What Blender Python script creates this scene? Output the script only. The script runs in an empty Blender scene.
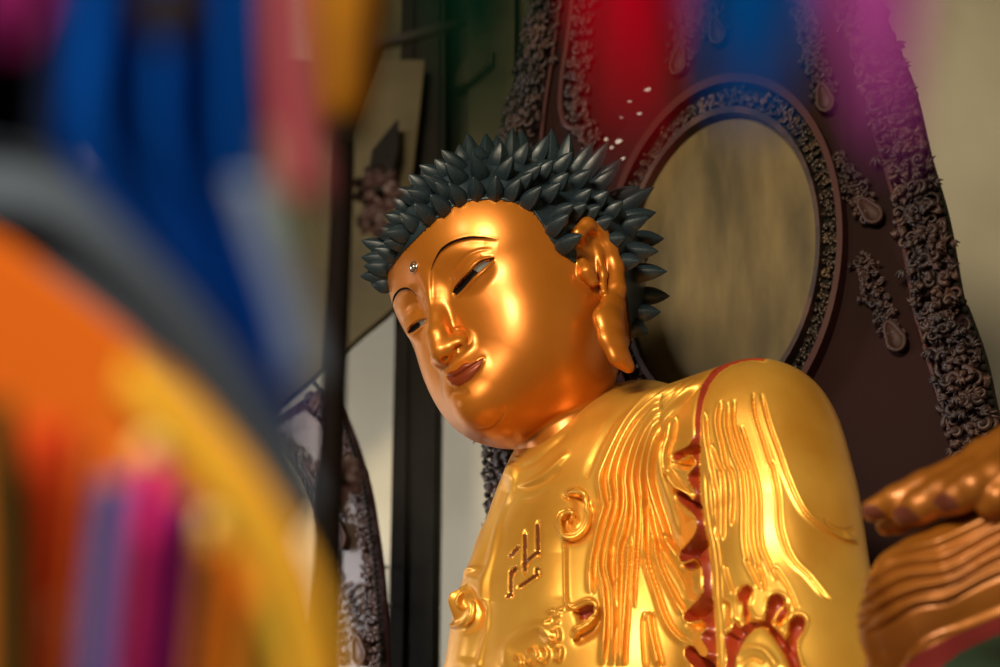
import math, random
import numpy as np
f32 = np.float32
# ---- distance-field sculpting helpers (arrays of points, N x 3) ----
def ln(v): return np.sqrt((v * v).sum(-1))
def sphere(p, c, r): return ln(p - np.array(c, f32)) - r
def ellip(p, c, r):
    q = (p - np.array(c, f32)); r = np.array(r, f32)
    k0 = ln(q / r); k1 = ln(q / (r * r)) + 1e-9
    return k0 * (k0 - 1.0) / k1
def capsule(p, a, b, ra, rb=None):
    a = np.array(a, f32); b = np.array(b, f32); rb = ra if rb is None else rb
    ba = b - a; h = np.clip(((p - a) @ ba) / (ba @ ba), 0, 1)
    return ln(p - a - h[:, None] * ba) - (ra + (rb - ra) * h)
def chain(p, pts, rad, k=None):
    d = None
    for i in range(len(pts) - 1):
        e = capsule(p, pts[i], pts[i + 1], rad[i], rad[i + 1])
        d = e if d is None else (np.minimum(d, e) if k is None else smin(d, e, k))
    return d
def smin(a, b, k):
    h = np.clip(0.5 + 0.5 * (b - a) / k, 0, 1)
    return b + (a - b) * h - k * h * (1 - h)
def smax(a, b, k): return -smin(-a, -b, k)
def mirx(p):
    q = p.copy(); q[:, 0] = np.abs(q[:, 0]); return q

def grid_mesh(fn, lo, hi, h, B=8):
    """surface of fn=0 as (verts, quads); fn is evaluated only in blocks near the surface"""
    lo = np.array(lo, float); hi = np.array(hi, float)
    nb = np.maximum(1, np.ceil((hi - lo) / (h * B)).astype(int))
    n = nb * B + 1
    cx = [lo[i] + (np.arange(nb[i]) + 0.5) * B * h for i in range(3)]
    C = np.stack(np.meshgrid(*cx, indexing='ij'), -1).reshape(-1, 3).astype(f32)
    dc = np.concatenate([fn(C[i:i + 200000]) for i in range(0, len(C), 200000)])
    act = np.abs(dc) < B * h * 0.87 * 1.6 + 2 * h
    F = np.empty(n, f32)
    sg = np.sign(dc).reshape(nb) * 1e3
    F[:-1, :-1, :-1] = np.repeat(np.repeat(np.repeat(sg, B, 0), B, 1), B, 2)
    F[-1] = F[-2]; F[:, -1] = F[:, -2]; F[:, :, -1] = F[:, :, -2]
    idx = np.argwhere(act.reshape(nb))
    o = np.stack(np.meshgrid(*[np.arange(B + 1)] * 3, indexing='ij'), -1).reshape(-1, 3)
    step = max(1, 400000 // len(o))
    for i in range(0, len(idx), step):
        J = (idx[i:i + step, None, :] * B + o[None]).reshape(-1, 3)
        F[J[:, 0], J[:, 1], J[:, 2]] = fn((lo + J * h).astype(f32))
    return nets(F, lo, h)

def nets(F, lo, h):
    S = F < 0
    c = S[:-1, :-1, :-1].astype(np.uint8)
    for dx in (0, 1):
        for dy in (0, 1):
            for dz in (0, 1):
                if dx + dy + dz:
                    c = c + S[dx:S.shape[0] - 1 + dx, dy:S.shape[1] - 1 + dy, dz:S.shape[2] - 1 + dz]
    cells = np.argwhere((c > 0) & (c < 8))
    cid = np.full(c.shape, -1, np.int32); cid[tuple(cells.T)] = np.arange(len(cells))
    acc = np.zeros((len(cells), 3)); cnt = np.zeros(len(cells))
    off = [(x, y, z) for x in (0, 1) for y in (0, 1) for z in (0, 1)]
    for a in range(8):
        for b in range(a + 1, 8):
            A, Bq = np.array(off[a]), np.array(off[b])
            if np.abs(A - Bq).sum() != 1: continue
            fa = F[tuple((cells + A).T)]; fb = F[tuple((cells + Bq).T)]
            m = (fa < 0) != (fb < 0)
            t = np.zeros(len(cells)); t[m] = fa[m] / (fa[m] - fb[m])
            acc[m] += A + t[m, None] * (Bq - A); cnt[m] += 1
    V = lo + (cells + acc / cnt[:, None]) * h
    Q = []
    for ax in range(3):
        b1, b2 = [(1, 2), (2, 0), (0, 1)][ax]
        s0 = [slice(None)] * 3; s1 = [slice(None)] * 3
        s0[ax] = slice(0, -1); s1[ax] = slice(1, None)
        A = S[tuple(s0)]; Bq = S[tuple(s1)]
        E = np.argwhere(A != Bq)
        ok = (E[:, b1] > 0) & (E[:, b2] > 0) & (E[:, b1] < S.shape[b1] - 1) & (E[:, b2] < S.shape[b2] - 1)
        E = E[ok]
        inside = A[tuple(E.T)]
        def g(d1, d2):
            q = E.copy(); q[:, b1] += d1; q[:, b2] += d2; return cid[tuple(q.T)]
        q = np.stack([g(-1, -1), g(0, -1), g(0, 0), g(-1, 0)], -1)
        q[~inside] = q[~inside][:, ::-1]
        Q.append(q)
    Q = np.concatenate(Q)
    return V, Q[(Q >= 0).all(1)]

def normals(V, Q):
    n = np.cross(V[Q[:, 2]] - V[Q[:, 0]], V[Q[:, 3]] - V[Q[:, 1]])
    N = np.zeros_like(V)
    for i in range(4):
        for k in range(3):
            N[:, k] += np.bincount(Q[:, i], n[:, k], len(V))
    return N / (ln(N)[:, None] + 1e-12)
def smooth_attr(A, Q, it):
    """Laplacian smoothing of a per-vertex array over the mesh"""
    A = A.copy(); n = len(A); deg = np.bincount(Q.ravel(), minlength=n).astype(float) * 2 + 1e-9
    for _ in range(it):
        S = np.zeros_like(A)
        for i in range(4):
            for j in ((i + 1) % 4, (i - 1) % 4):
                if A.ndim == 1: S += np.bincount(Q[:, i], A[Q[:, j]], n)
                else:
                    for k in range(A.shape[1]): S[:, k] += np.bincount(Q[:, i], A[Q[:, j], k], n)
        S /= (deg if A.ndim == 1 else deg[:, None]); A = 0.5 * A + 0.5 * S
    return A

# ---- the statue's modelling space: u right, v up, w towards the viewer's side; 2350 units from the lens to its origin ----
FL = 2350.0
def px(P):
    k = 1.0 / (1.0 - P[:, 2] / FL)
    return np.stack([500 + P[:, 0] * k, 333.5 - P[:, 1] * k], -1)
def un(u, v, c):
    k = 1 - c / FL
    return np.array([(u - 500) * k, (333.5 - v) * k, c], float)
def crom(pts, n=8, closed=False):
    P = np.array(pts, float)
    if len(P) < 3 and not closed: 
        t = np.linspace(0, 1, n + 1)[:, None]; return P[0] * (1 - t) + P[1] * t
    if closed: E = np.vstack([P[-1], P, P[0], P[1]])
    else: E = np.vstack([2 * P[0] - P[1], P, 2 * P[-1] - P[-2]])
    out = []
    for i in range(1, len(E) - 2):
        t = np.linspace(0, 1, n, endpoint=False)[:, None]
        a, b, c, d = E[i - 1], E[i], E[i + 1], E[i + 2]
        out.append(0.5 * (2 * b + (c - a) * t + (2 * a - 5 * b + 4 * c - d) * t ** 2 + (3 * b - a - 3 * c + d) * t ** 3))
    if not closed: out.append(P[-1:])
    return np.vstack(out)

class Relief:
    """height map over a rectangle of the modelling space, used to carve relief into a surface that faces it"""
    def __init__(s, u0, v0, u1, v1, r=2):
        s.u0, s.v0, s.r = u0, v0, r
        s.nx, s.ny = int((u1 - u0) * r) + 1, int((v1 - v0) * r) + 1
        s.H = np.zeros((s.ny, s.nx), f32)
        s.X = (u0 + np.arange(s.nx) / r).astype(f32); s.Y = (v0 + np.arange(s.ny) / r).astype(f32)
    def win(s, pts, m):
        P = np.array(pts)
        i0 = max(0, int((P[:, 0].min() - m - s.u0) * s.r)); i1 = min(s.nx, int((P[:, 0].max() + m - s.u0) * s.r) + 2)
        j0 = max(0, int((P[:, 1].min() - m - s.v0) * s.r)); j1 = min(s.ny, int((P[:, 1].max() + m - s.v0) * s.r) + 2)
        return slice(j0, max(j0, j1)), slice(i0, max(i0, i1))
    def dist(s, pts, m, closed=False):
        """distance, side (+ = right-hand side walking along pts), fraction along"""
        P = np.array(pts, f32)
        if closed: P = np.vstack([P, P[:1]])
        js, is_ = s.win(P, m)
        X, Y = np.meshgrid(s.X[is_], s.Y[js])
        D = np.full(X.shape, 1e9, f32); Sd = np.zeros_like(D); T = np.zeros_like(D)
        L = np.r_[0, np.cumsum(ln(P[1:] - P[:-1]))]
        for k in range(len(P) - 1):
            a, b = P[k], P[k + 1]; ba = b - a; q = ba @ ba
            if q < 1e-9: continue
            h = np.clip(((X - a[0]) * ba[0] + (Y - a[1]) * ba[1]) / q, 0, 1)
            dx = X - a[0] - h * ba[0]; dy = Y - a[1] - h * ba[1]
            d = np.sqrt(dx * dx + dy * dy); mm = d < D
            D[mm] = d[mm]; Sd[mm] = np.sign(ba[0] * dy - ba[1] * dx)[mm]; T[mm] = ((L[k] + h * np.sqrt(q)) / L[-1])[mm]
        return (js, is_), D, Sd, T
    def inside(s, pts, m=2):
        P = np.array(pts, f32); js, is_ = s.win(P, m)
        X, Y = np.meshgrid(s.X[is_], s.Y[js]); I = np.zeros(X.shape, bool)
        for k in range(len(P)):
            a, b = P[k - 1], P[k]
            if a[1] == b[1]: continue
            c = ((a[1] > Y) != (b[1] > Y)) & (X < (b[0] - a[0]) * (Y - a[1]) / (b[1] - a[1]) + a[0]); I ^= c
        return (js, is_), I
    def ridge(s, pts, h, w, taper=0.12, n=8, wr=None, closed=False):
        """gaussian ridge (h>0) or groove; wr = width on the right-hand side"""
        C = crom(pts, n, closed); W, D, Sd, T = s.dist(C, 3 * max(w, wr or 0), closed)
        ww = np.where(Sd > 0, wr or w, w)
        tp = 1 if closed or not taper else np.clip(np.minimum(T, 1 - T) / taper, 0, 1) ** 0.7
        s.H[W] += h * tp * np.exp(-(D / ww) ** 2)
    def step(s, pts, h, w, fade, taper=0.1, n=8):
        """sharp cliff: right side raised by h, the rise fading over `fade`"""
        C = crom(pts, n); W, D, Sd, T = s.dist(C, 3 * fade)
        tp = np.clip(np.minimum(T, 1 - T) / taper, 0, 1) if taper else 1
        x = D * Sd
        s.H[W] += h * tp * (1 / (1 + np.exp(-np.clip(x / (w * .4), -30, 30)))) * np.exp(-np.maximum(D, 0) / fade)
    def pit(s, pts, h, w, n=8, closed=True):
        """region inside the closed outline raised (h>0) or sunk by h with a soft wall of width w"""
        C = crom(pts, n, True); W, D, Sd, T = s.dist(C, 3 * w + 2, True)
        W2, I = s.inside(C, 3 * w + 2)
        x = np.where(I, D, -D)
        s.H[W] += h / (1 + np.exp(-np.clip(x / (w * .35), -30, 30)))
    def sample(s, uv):
        x = np.clip((uv[:, 0] - s.u0) * s.r, 0, s.nx - 1.001); y = np.clip((uv[:, 1] - s.v0) * s.r, 0, s.ny - 1.001)
        i = x.astype(int); j = y.astype(int); fx = x - i; fy = y - j; H = s.H
        v = H[j, i] * (1 - fx) * (1 - fy) + H[j, i + 1] * fx * (1 - fy) + H[j + 1, i] * (1 - fx) * fy + H[j + 1, i + 1] * fx * fy
        inb = (uv[:, 0] > s.u0) & (uv[:, 0] < s.u0 + (s.nx - 1) / s.r) & (uv[:, 1] > s.v0) & (uv[:, 1] < s.v0 + (s.ny - 1) / s.r)
        return np.where(inb, v, 0)
def inpoly(uv, pts):
    P = np.array(pts, float); I = np.zeros(len(uv), bool)
    for k in range(len(P)):
        a, b = P[k - 1], P[k]
        if a[1] == b[1]: continue
        I ^= ((a[1] > uv[:, 1]) != (b[1] > uv[:, 1])) & (uv[:, 0] < (b[0] - a[0]) * (uv[:, 1] - a[1]) / (b[1] - a[1]) + a[0])
    return I
def carve(V, Q, R, lim=0.25, it=6):
    """displace the viewer-facing part of a mesh along its smoothed normals by the relief"""
    N = smooth_attr(normals(V, Q), Q, it); N /= ln(N)[:, None]
    uv = px(V); view = np.array([0, 0, FL]) - V; view /= ln(view)[:, None]
    m = np.clip(((N * view).sum(1) - lim * .3) / lim, 0, 1)
    return V + N * (R.sample(uv) * m)[:, None]
# ---- the head's own frame: x to the statue's left, y forward, z up, one unit = 106.7 ----
HX = np.array([0.6102, 0.4841, 0.6271]); HY = np.array([-0.736, 0.0534, 0.6749]); HZ = np.array([-0.2932, 0.8734, -0.3889])
HM = np.stack([HX, HY, HZ]); HS = 106.7; HO = np.array([12.0, 14.4, 0.0])
def to_head(p): return (((p - HO) @ HM.T) / HS).astype(f32)
def from_head(q): return HO + (np.atleast_2d(np.array(q, float)) @ HM) * HS
def head_base(q):
    m = q.copy(); m[:, 0] = np.sqrt(q[:, 0] ** 2 + .03)
    d = ellip(q, (0, -.396, .424), (1.158, 1.032, 1.18))
    d = smin(d, ellip(q, (0, .221, .554), (.972, .754, .996)), .3)
    d = smin(d, ellip(q, (0, -.025, -.313), (.849, .823, .855)), .3)
    d = smin(d, sphere(m, (.367, .254, -.339), .43), .4)
    d = smin(d, ellip(q, (0, .101, -.712), (.682, .708, .445)), .35)
    d = smin(d, sphere(q, (0, .615, -.863), .295), .3)
    return d
def head_sdf(p):
    q = to_head(p); m = mirx(q)
    d = head_base(q)
    # eye hollows under the brow, lids
    d = smax(d, -ellip(m, (.40, 1.06, .14), (.30, .22, .20)), .12)
    d = smin(d, ellip(m, (.42, .66, .12), (.27, .22, .17)), .06)
    # nose
    d = smin(d, capsule(q, (0, .86, .30), (0, .95, -.38), .07, .11), .12)
    d = smin(d, sphere(q, (0, .97, -.40), .115), .06)
    d = smin(d, ellip(m, (.14, .88, -.40), (.10, .11, .09)), .05)
    return d * HS
def ray_plane(u, v, x):
    """point of the head's plane x = const seen along a line of sight, in head units"""
    o = np.array([0, 0, FL]); d = np.array([(u - 500) / FL, (333.5 - v) / FL, -1.0])
    o = ((o - HO) @ HM.T) / HS; d = (d @ HM.T) / HS
    return o + d * (x - o[0]) / d[0]
EARX = 1.06
def epts(L, x=EARX): return [tuple(ray_plane(u, v, x)) for u, v in L]
EAR_RIM = epts([(580, 250)], 1.0) + epts([(578, 234)], 1.13) + epts([(587, 225)], 1.17) + epts([(599, 231)], 1.15) + epts([(609, 248)], 1.12) + epts([(615, 268), (616.5, 288)], 1.08)
EAR_LOBE = epts([(616.5, 288), (613, 305), (608.5, 322), (612, 340), (619, 356), (627, 365)])
EAR_IN = epts([(590, 238), (598, 252), (603, 274), (604, 292)], 1.08)
EAR_TRAGUS = epts([(583, 262), (587, 272), (593, 282)], 1.05)
EAR_FOLD = epts([(592.5, 252), (594, 266)], 1.07)
EAR_PLATE = epts([(593, 244), (602, 262), (607, 290)], 1.0)
def ear(q):
    # rim, lobe and hollow plate, each flattened across the head so that the ear is a thin shell standing off it
    def fl(L, r, sx, k=.05):
        P = np.array(L, f32); w = q.copy(); x0 = P[:, 0].mean(); w[:, 0] = (q[:, 0] - x0) * sx + x0
        return chain(w, [(x0 + (a[0] - x0) * sx, a[1], a[2]) for a in P], r, k) / max(1, sx * .8)
    d = fl(EAR_RIM, [.05, .06, .065, .07, .075, .08, .09], 1.0)
    d = smin(d, fl(EAR_LOBE, [.09, .115, .158, .14, .118, .08], 1.6), .06)
    d = smin(d, fl(EAR_PLATE, [.14, .17, .13], 2.6), .03)
    d = smin(d, fl(EAR_IN, [.03, .035, .035, .03], 1.0), .03)
    d = smin(d, fl(EAR_TRAGUS, [.04, .07, .05], 1.0), .05)
    return d
def head_sdf(p):
    q = to_head(p); m = mirx(q)
    d = head_base(q)
    # hollows under the brow, eyeballs under the lids
    d = smax(d, -ellip(m, (.40, 1.0, .20), (.27, .15, .16)), .12)
    d = smin(d, ellip(m, (.41, .73, .15), (.21, .14, .16)), .07)
    # nose
    d = smin(d, chain(q, [(0, .86, .40), (0, .89, .13), (0, 1.0, -.24), (0, 1.015, -.40)], [.075, .075, .10, .115], .05), .10)
    d = smin(d, ellip(m, (.145, .90, -.405), (.10, .12, .09)), .09)
    # mouth mound, chin ball
    d = smin(d, ellip(q, (0, .80, -.66), (.26, .18, .15)), .12)
    d = smin(d, ellip(q, (0, .75, -.93), (.2, .22, .17)), .12)
    em = q.copy(); far = q[:, 0] < 0; em[far, 0] = -q[far, 0] + .06; em[far, 2] -= .38
    d = smin(d, ear(em), .05)
    # neck
    d = smin(d, capsule(q, (0, -.25, -.6), (0, -.25, -1.5), .5, .5), .05)
    return d * HS
# outlines of the painted and inlaid parts, on the face
EYE_N = [(453.6, 292.5), (456, 287.5), (461.5, 281.2), (470.5, 271.8), (481, 262.3), (493, 259.0), (484, 267.3), (473.5, 276.8), (462.5, 289.5), (456.5, 295.5)]
EYE_F = [(407.4, 332.2), (411.3, 326.6), (417.5, 321.8), (425, 318.6), (424.5, 322.5), (419, 327.5), (413, 332), (409.2, 333.4)]
IRIS_N = [(450, 298), (450, 288), (463, 275), (470, 268), (478.5, 272.5), (473, 282), (462, 295)]
IRIS_F = [(408.5, 337), (409.2, 327), (414.5, 320), (420.5, 324), (418, 332)]
LIPS = [(446.6, 374.5), (450.5, 371.5), (456.5, 370), (462.5, 364.5), (466, 362.5), (470, 363.8), (476, 361), (484, 358), (479.5, 369.5), (470, 380.5), (459.5, 386.3), (452, 384.4), (448, 379.5)]
BROW_N = [(431.2, 270), (434, 262), (440, 251.2), (447, 245), (455, 240.8), (464, 238.2), (473, 237), (486, 237.6), (498.5, 239.5)]
BROW_F = [(392.6, 308), (393, 302), (395, 295.5), (399.5, 290.3), (404, 288.5), (408.5, 288.4), (413, 291), (416.5, 296.5)]
HAIRLINE = [(383, 290), (386, 276), (387.8, 269.5), (400, 254), (413, 241), (432, 222), (449, 208.5), (466, 201), (490, 198.5), (510, 200.5), (530, 208), (544, 225.5), (554, 242.5), (571, 259.5), (576, 262)]
HAIR_AREA = HAIRLINE + [(575, 244), (578, 228), (587, 221), (600, 224), (613, 243), (621, 268), (627, 300), (631, 335), (632, 356), (720, 356), (720, 90), (330, 90), (340, 290)]
def face_relief():
    R = Relief(375, 190, 640, 460, 3)
    # brow edges: sharp crest, the socket falling away below it
    R.step([(431.5, 312), (430.5, 290)] + BROW_N, -3.2, 2.5, 11, .12)
    R.ridge(BROW_N, 1.3, 1.6, .15)
    R.step(BROW_F + [(420, 306), (424, 316)], -2.6, 2, 7, .12)
    R.ridge(BROW_F, 1.0, 1.4, .15)
    for E, h in ((EYE_N, -3.2), (EYE_F, -2.6)):
        R.pit(E, h, 1.6, 6)
    R.ridge([(452, 292.5), (455, 286), (460.8, 279.3), (469.8, 269.9), (480.5, 260.2), (494, 257)], 1.5, 1.5, .1)
    R.ridge([(456, 298), (463.5, 292), (474.5, 279.2), (485.3, 269.4), (494, 260.5)], 1.2, 1.5, .1)
    R.ridge([(456, 280), (463, 270), (472, 261.5), (482, 255.5)], 1.6, 5, .3)
    R.ridge([(450, 280), (456, 268), (466, 256), (479, 250), (492, 249)], -1.0, 1.8, .2)
    R.ridge([(406, 331), (410.5, 324.8), (417.0, 319.8), (425.5, 316.8)], 1.2, 1.3, .1)
    R.ridge([(408, 335.2), (413.5, 333.8), (420, 329), (426, 323)], .9, 1.3, .1)
    R.ridge([(404, 324), (408, 315), (415, 309.5), (422, 309)], -.8, 1.5, .2)
    # wings of the nose, nostrils, philtrum
    R.ridge([(453.5, 328.5), (460, 328.8), (466, 332), (468.8, 338.5), (466.5, 345)], -1.9, 1.7, .15)
    R.pit([(454.5, 350), (457.5, 345.5), (462, 345.5), (462, 349), (458, 352)], -5, 2, 6)
    R.pit([(442, 360), (444.5, 357.3), (447.5, 357.5), (447, 360), (443.5, 362)], -3.5, 1.6, 6)
    R.ridge([(447.5, 364), (450, 369)], -.9, 1.6, .2)
    # lips
    R.pit(LIPS, 2.6, 3.2, 6)
    R.ridge([(446, 375.8), (450, 377), (455, 377.3), (461, 374), (467, 370), (476, 364), (484.5, 358.6)], -3.0, 1.5, .1)
    R.ridge([(451, 391), (459, 393.5), (468, 389)], -1.6, 4, .3)
    # fold of the chin
    R.ridge([(474, 429), (483, 429.3), (492, 427), (500, 420.5), (504, 412), (504.5, 405)], -1.3, 1.6, .2, wr=1.0)
    return R
_s = math.sin(math.radians(45)); _e = math.radians(25)
TX = np.array([_s, _s * math.sin(_e), _s * math.cos(_e)]); TY = np.array([-_s, _s * math.sin(_e), _s * math.cos(_e)]); TZ = np.array([0, math.cos(_e), -math.sin(_e)])
TM = np.stack([TX, TY, TZ]); TO = un(601, 560, 60)
def to_torso(p): return ((p - TO) @ TM.T).astype(f32)
def from_torso(q): return TO + np.atleast_2d(np.array(q, float)) @ TM
CURL2_W = 88.0
def torso_sdf(p):
    q = to_torso(p)
    d = ellip(q, (0, 6.9, -125), (173.7, 117.9, 246))
    d = smin(d, capsule(q, (229.5, 13, -27), (257, 8, -280), 62.3, 107.5), 70)
    d = smin(d, sphere(q, (229.5, 13, -27), 62.3), 50)
    d = smin(d, sphere(q, (-154, -72.6, -30.6), 74), 50)
    d = smin(d, capsule(q, (-154, -72.6, -30.6), (-223, 17, -280), 74, 66.7), 50)
    d = smin(d, capsule(q, (0, -15, 82.9), (209.5, 13, 60.6), 75.3, 76.5), 60)
    d = smin(d, capsule(q, (0, -15, 82.9), (-134, -72.6, 60.6), 75.3, 76.5), 60)
    d = smin(d, capsule(q, (0, -6, 72), (12, -56, 120), 80, 78), 30)
    d = smin(d, ellip(p, un(464, 606, CURL2_W), (13, 18, 12)), 6)
    return smax(d, -(q[:, 2] + 330), 20)
def Z5(x0, y0, s, L): return [(x0 + x / s, y0 + y / s) for x, y in L]
CHEST_L = [(519, 462), (517, 476), (514, 492), (506, 506), (501, 520), (499, 535), (495, 555), (490, 575), (488, 590), (488.5, 610), (488, 628), (484, 646), (480, 672)]
COLLAR = [(662, 384), (640, 398), (616, 418), (602, 440), (592, 462), (587, 478)]
CURL1 = [(565, 496), (571, 491.5), (578, 490.5), (585, 497), (588, 512), (584.5, 527), (575, 536), (564, 535), (558.5, 524), (562, 514.5), (570, 511.5), (573.5, 517), (570, 523)]
CURL2 = [(478, 566), (468, 572), (457, 585), (450, 600), (448, 613), (453.5, 626), (465, 625.5), (472.5, 616), (473, 602), (465, 593.5), (458.5, 598), (459, 606), (465, 607.5)]
CURL3 = [(565.5, 540), (565.5, 575), (567, 603), (573, 607), (580, 604.5), (588, 601), (594, 603.5), (595.5, 611), (591, 620), (583, 626), (576, 630), (573.5, 638)]
CHEST = CHEST_L + [(588, 672), (582, 640), (574, 634), (567, 604), (565, 575), (564, 538), (557, 524), (560, 505), (572, 489), (587, 478)] + COLLAR[::-1][1:] + [(668, 378), (640, 350), (560, 380), (510, 430)]
# wavy hem along the red lining
HEM = [(696, 434), (690, 444), (683, 449), (675, 453), (673.5, 457.5), (676, 461), (681, 459), (686, 454.5), (692, 455), (695.5, 459.5), (696, 466), (692, 470), (688.5, 475), (688.5, 480), (691, 484),
       (694.5, 488), (696, 495), (693, 500), (689.5, 498.5), (686, 493), (681, 489.5), (677, 493), (678, 499), (684, 506), (691, 512), (696.5, 519), (697.5, 527), (694, 536), (688, 543), (681, 551),
       (679, 557), (682, 562), (688, 560.5), (694, 558), (699, 561), (701.5, 569), (703.5, 580), (703, 592), (698.5, 600), (691, 607), (685, 612.5), (684, 618.5), (689, 622), (696, 620.5),
       (702, 620), (706, 624), (706, 630), (702, 634), (701.5, 640), (706, 647), (708.5, 653), (705.5, 657), (699.5, 655), (695, 648.5), (690, 646), (685, 649), (685, 656), (690, 663), (696, 670)]
BAND_R = [(764, 361), (752, 360.2), (742, 361.5), (730, 365.5), (719, 373), (709.5, 384.5), (703.5, 400), (700.5, 420), (700, 440), (699, 470), (700.5, 500), (704, 525), (708, 545), (711, 570), (712, 594), (714.5, 620), (716, 645), (717, 672)]
BAND_L = [(766, 358), (750, 356.5), (739, 357.5), (725, 362), (712.5, 370.5), (702.5, 384), (697.5, 400), (695, 418), (695, 434)]
RED_AREA = BAND_L + HEM[1:] + BAND_R[::-1]
POCKETS = [[(676, 454), (684, 450), (691, 446), (692, 449), (686, 454), (680, 458)], [(676, 463.5), (683, 462), (688.5, 458), (691.5, 460), (690, 466), (683, 468)],
           [(689, 477), (692, 474.5), (694.5, 477.5), (692, 480.5)], [(677.5, 494), (681.5, 491), (685, 496), (692, 506), (699, 512), (700.5, 518), (696, 515), (687, 507), (680, 501)],
           [(690, 487), (693, 491), (693, 497), (690, 496)], [(682, 553), (690, 546.5), (697.5, 540), (702, 533), (701.5, 541), (694, 549), (686, 555.5)],
           [(683, 565), (690, 562), (696, 560.5), (698.5, 565), (694, 568.5), (687, 568.5)], [(686, 613), (692, 609), (699.5, 605), (703, 600), (703, 606), (697, 612), (690, 617)],
           [(688, 625), (694, 622), (701, 622.5), (704, 626), (699, 629), (692, 628)], [(687, 650), (691, 648), (695, 653), (700, 660), (705, 665), (703, 672), (693, 664)]]
CUFF_POCKETS = [[(724, 606), (727, 603.5), (729.5, 607), (729, 618), (727, 626), (724, 620)], [(738, 594), (741, 588), (747, 586), (751.5, 590), (750, 597), (747, 602), (748, 614), (745, 622), (743, 614), (743.5, 603), (739, 600)],
                [(768, 601), (772, 595), (778, 594.5), (784, 599), (783, 606), (777, 612), (772, 620), (768, 627), (765, 620)], [(776, 618), (780, 611), (786, 606), (787, 612), (782, 622), (777.5, 624)],
                [(790, 621), (795, 616), (802, 616.5), (805, 622), (802, 632), (797, 641), (796, 650), (799, 664), (796, 662), (789, 648), (785, 642), (789, 633)],
                [(735, 622), (740, 629), (748, 622), (755, 622), (764, 621), (771, 622), (772, 629), (764, 627), (755, 629), (748, 636), (741, 646), (736, 660), (734, 674), (725, 674), (727, 655), (724, 636), (730, 632)],
                [(771, 624), (780, 634), (790, 647), (799, 665), (802, 675), (794, 675), (786, 656), (776, 640), (769, 631)]]
CUFF_RIMS = [[(722, 600), (727, 601), (731, 606), (731, 616), (728, 626), (730, 632), (735, 633), (737, 628)], [(737, 624), (736, 596), (740, 587), (747, 584.5), (753, 589), (752, 599), (750, 606), (754, 616), (760, 620), (765, 616), (766, 606), (768, 598), (774, 593), (781, 593.5), (786, 599), (784, 608), (776, 614), (773, 622), (777, 632), (783, 641)],
             [(783, 641), (786, 636), (788, 624), (793, 615.5), (802, 614.5), (807, 621), (804, 632), (799, 642), (798, 652), (803, 668)]]
FOLDS = [  # crests of the pleats over the chest
    Z5(580, 350, 5, [(440, 170), (340, 240), (260, 330), (200, 430), (150, 530), (108, 640)]) + Z5(580, 450, 6.667, [(155, 310), (170, 380), (130, 520), (100, 660)]) + Z5(580, 534, 5, [(62, 150), (52, 300)]),
    Z5(580, 350, 5, [(490, 172), (400, 240), (300, 330), (235, 420), (185, 530), (155, 640)]) + Z5(580, 450, 6.667, [(218, 300), (218, 370), (190, 480), (150, 640)]) + Z5(580, 534, 5, [(100, 160), (125, 290), (130, 480), (112, 660)]),
    Z5(580, 350, 5, [(530, 165), (440, 240), (330, 340), (260, 440), (215, 540), (195, 630)]) + Z5(580, 450, 6.667, [(264, 290), (258, 390), (222, 520), (195, 650)]) + Z5(580, 534, 5, [(140, 180), (160, 270), (170, 420), (160, 660)]),
    Z5(580, 350, 5, [(550, 160), (465, 240), (360, 345), (295, 440), (258, 540), (238, 640)]) + Z5(580, 450, 6.667, [(322, 290), (322, 400), (292, 560), (262, 660)]) + Z5(580, 534, 5, [(192, 200), (185, 400), (190, 660)]),
    Z5(580, 350, 5, [(575, 150), (490, 235), (385, 340), (330, 430), (290, 540), (272, 640)]) + Z5(580, 450, 6.667, [(375, 310), (382, 400), (380, 500), (365, 650)]) + Z5(580, 534, 5, [(268, 150), (262, 250), (258, 370)]),
    Z5(580, 350, 5, [(590, 150), (505, 240), (410, 340), (360, 430), (325, 540), (312, 640)]) + Z5(580, 450, 6.667, [(425, 300), (428, 400), (430, 500), (432, 630)]) + Z5(580, 534, 5, [(330, 140), (380, 290), (430, 430), (490, 510), (560, 550)]),
    Z5(580, 350, 5, [(605, 148), (520, 235), (430, 340), (385, 430), (357, 540), (352, 630)]) + Z5(580, 450, 6.667, [(490, 280), (520, 380), (560, 500), (590, 600)]) + Z5(580, 534, 5, [(460, 60), (498, 110)]),
    Z5(580, 450, 6.667, [(432, 310), (452, 390), (475, 500), (500, 600)]) + Z5(580, 534, 5, [(390, 130), (440, 250), (500, 360), (520, 400)]),
    Z5(580, 534, 5, [(250, 10), (240, 200), (228, 400), (215, 560), (215, 660)]),
    Z5(580, 534, 5, [(345, 390), (362, 500), (400, 660)]),
    Z5(580, 350, 5, [(470, 330), (455, 420), (440, 520), (445, 620)]) + Z5(580, 450, 6.667, [(590, 110), (640, 200), (690, 270), (715, 320)]),
]
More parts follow.
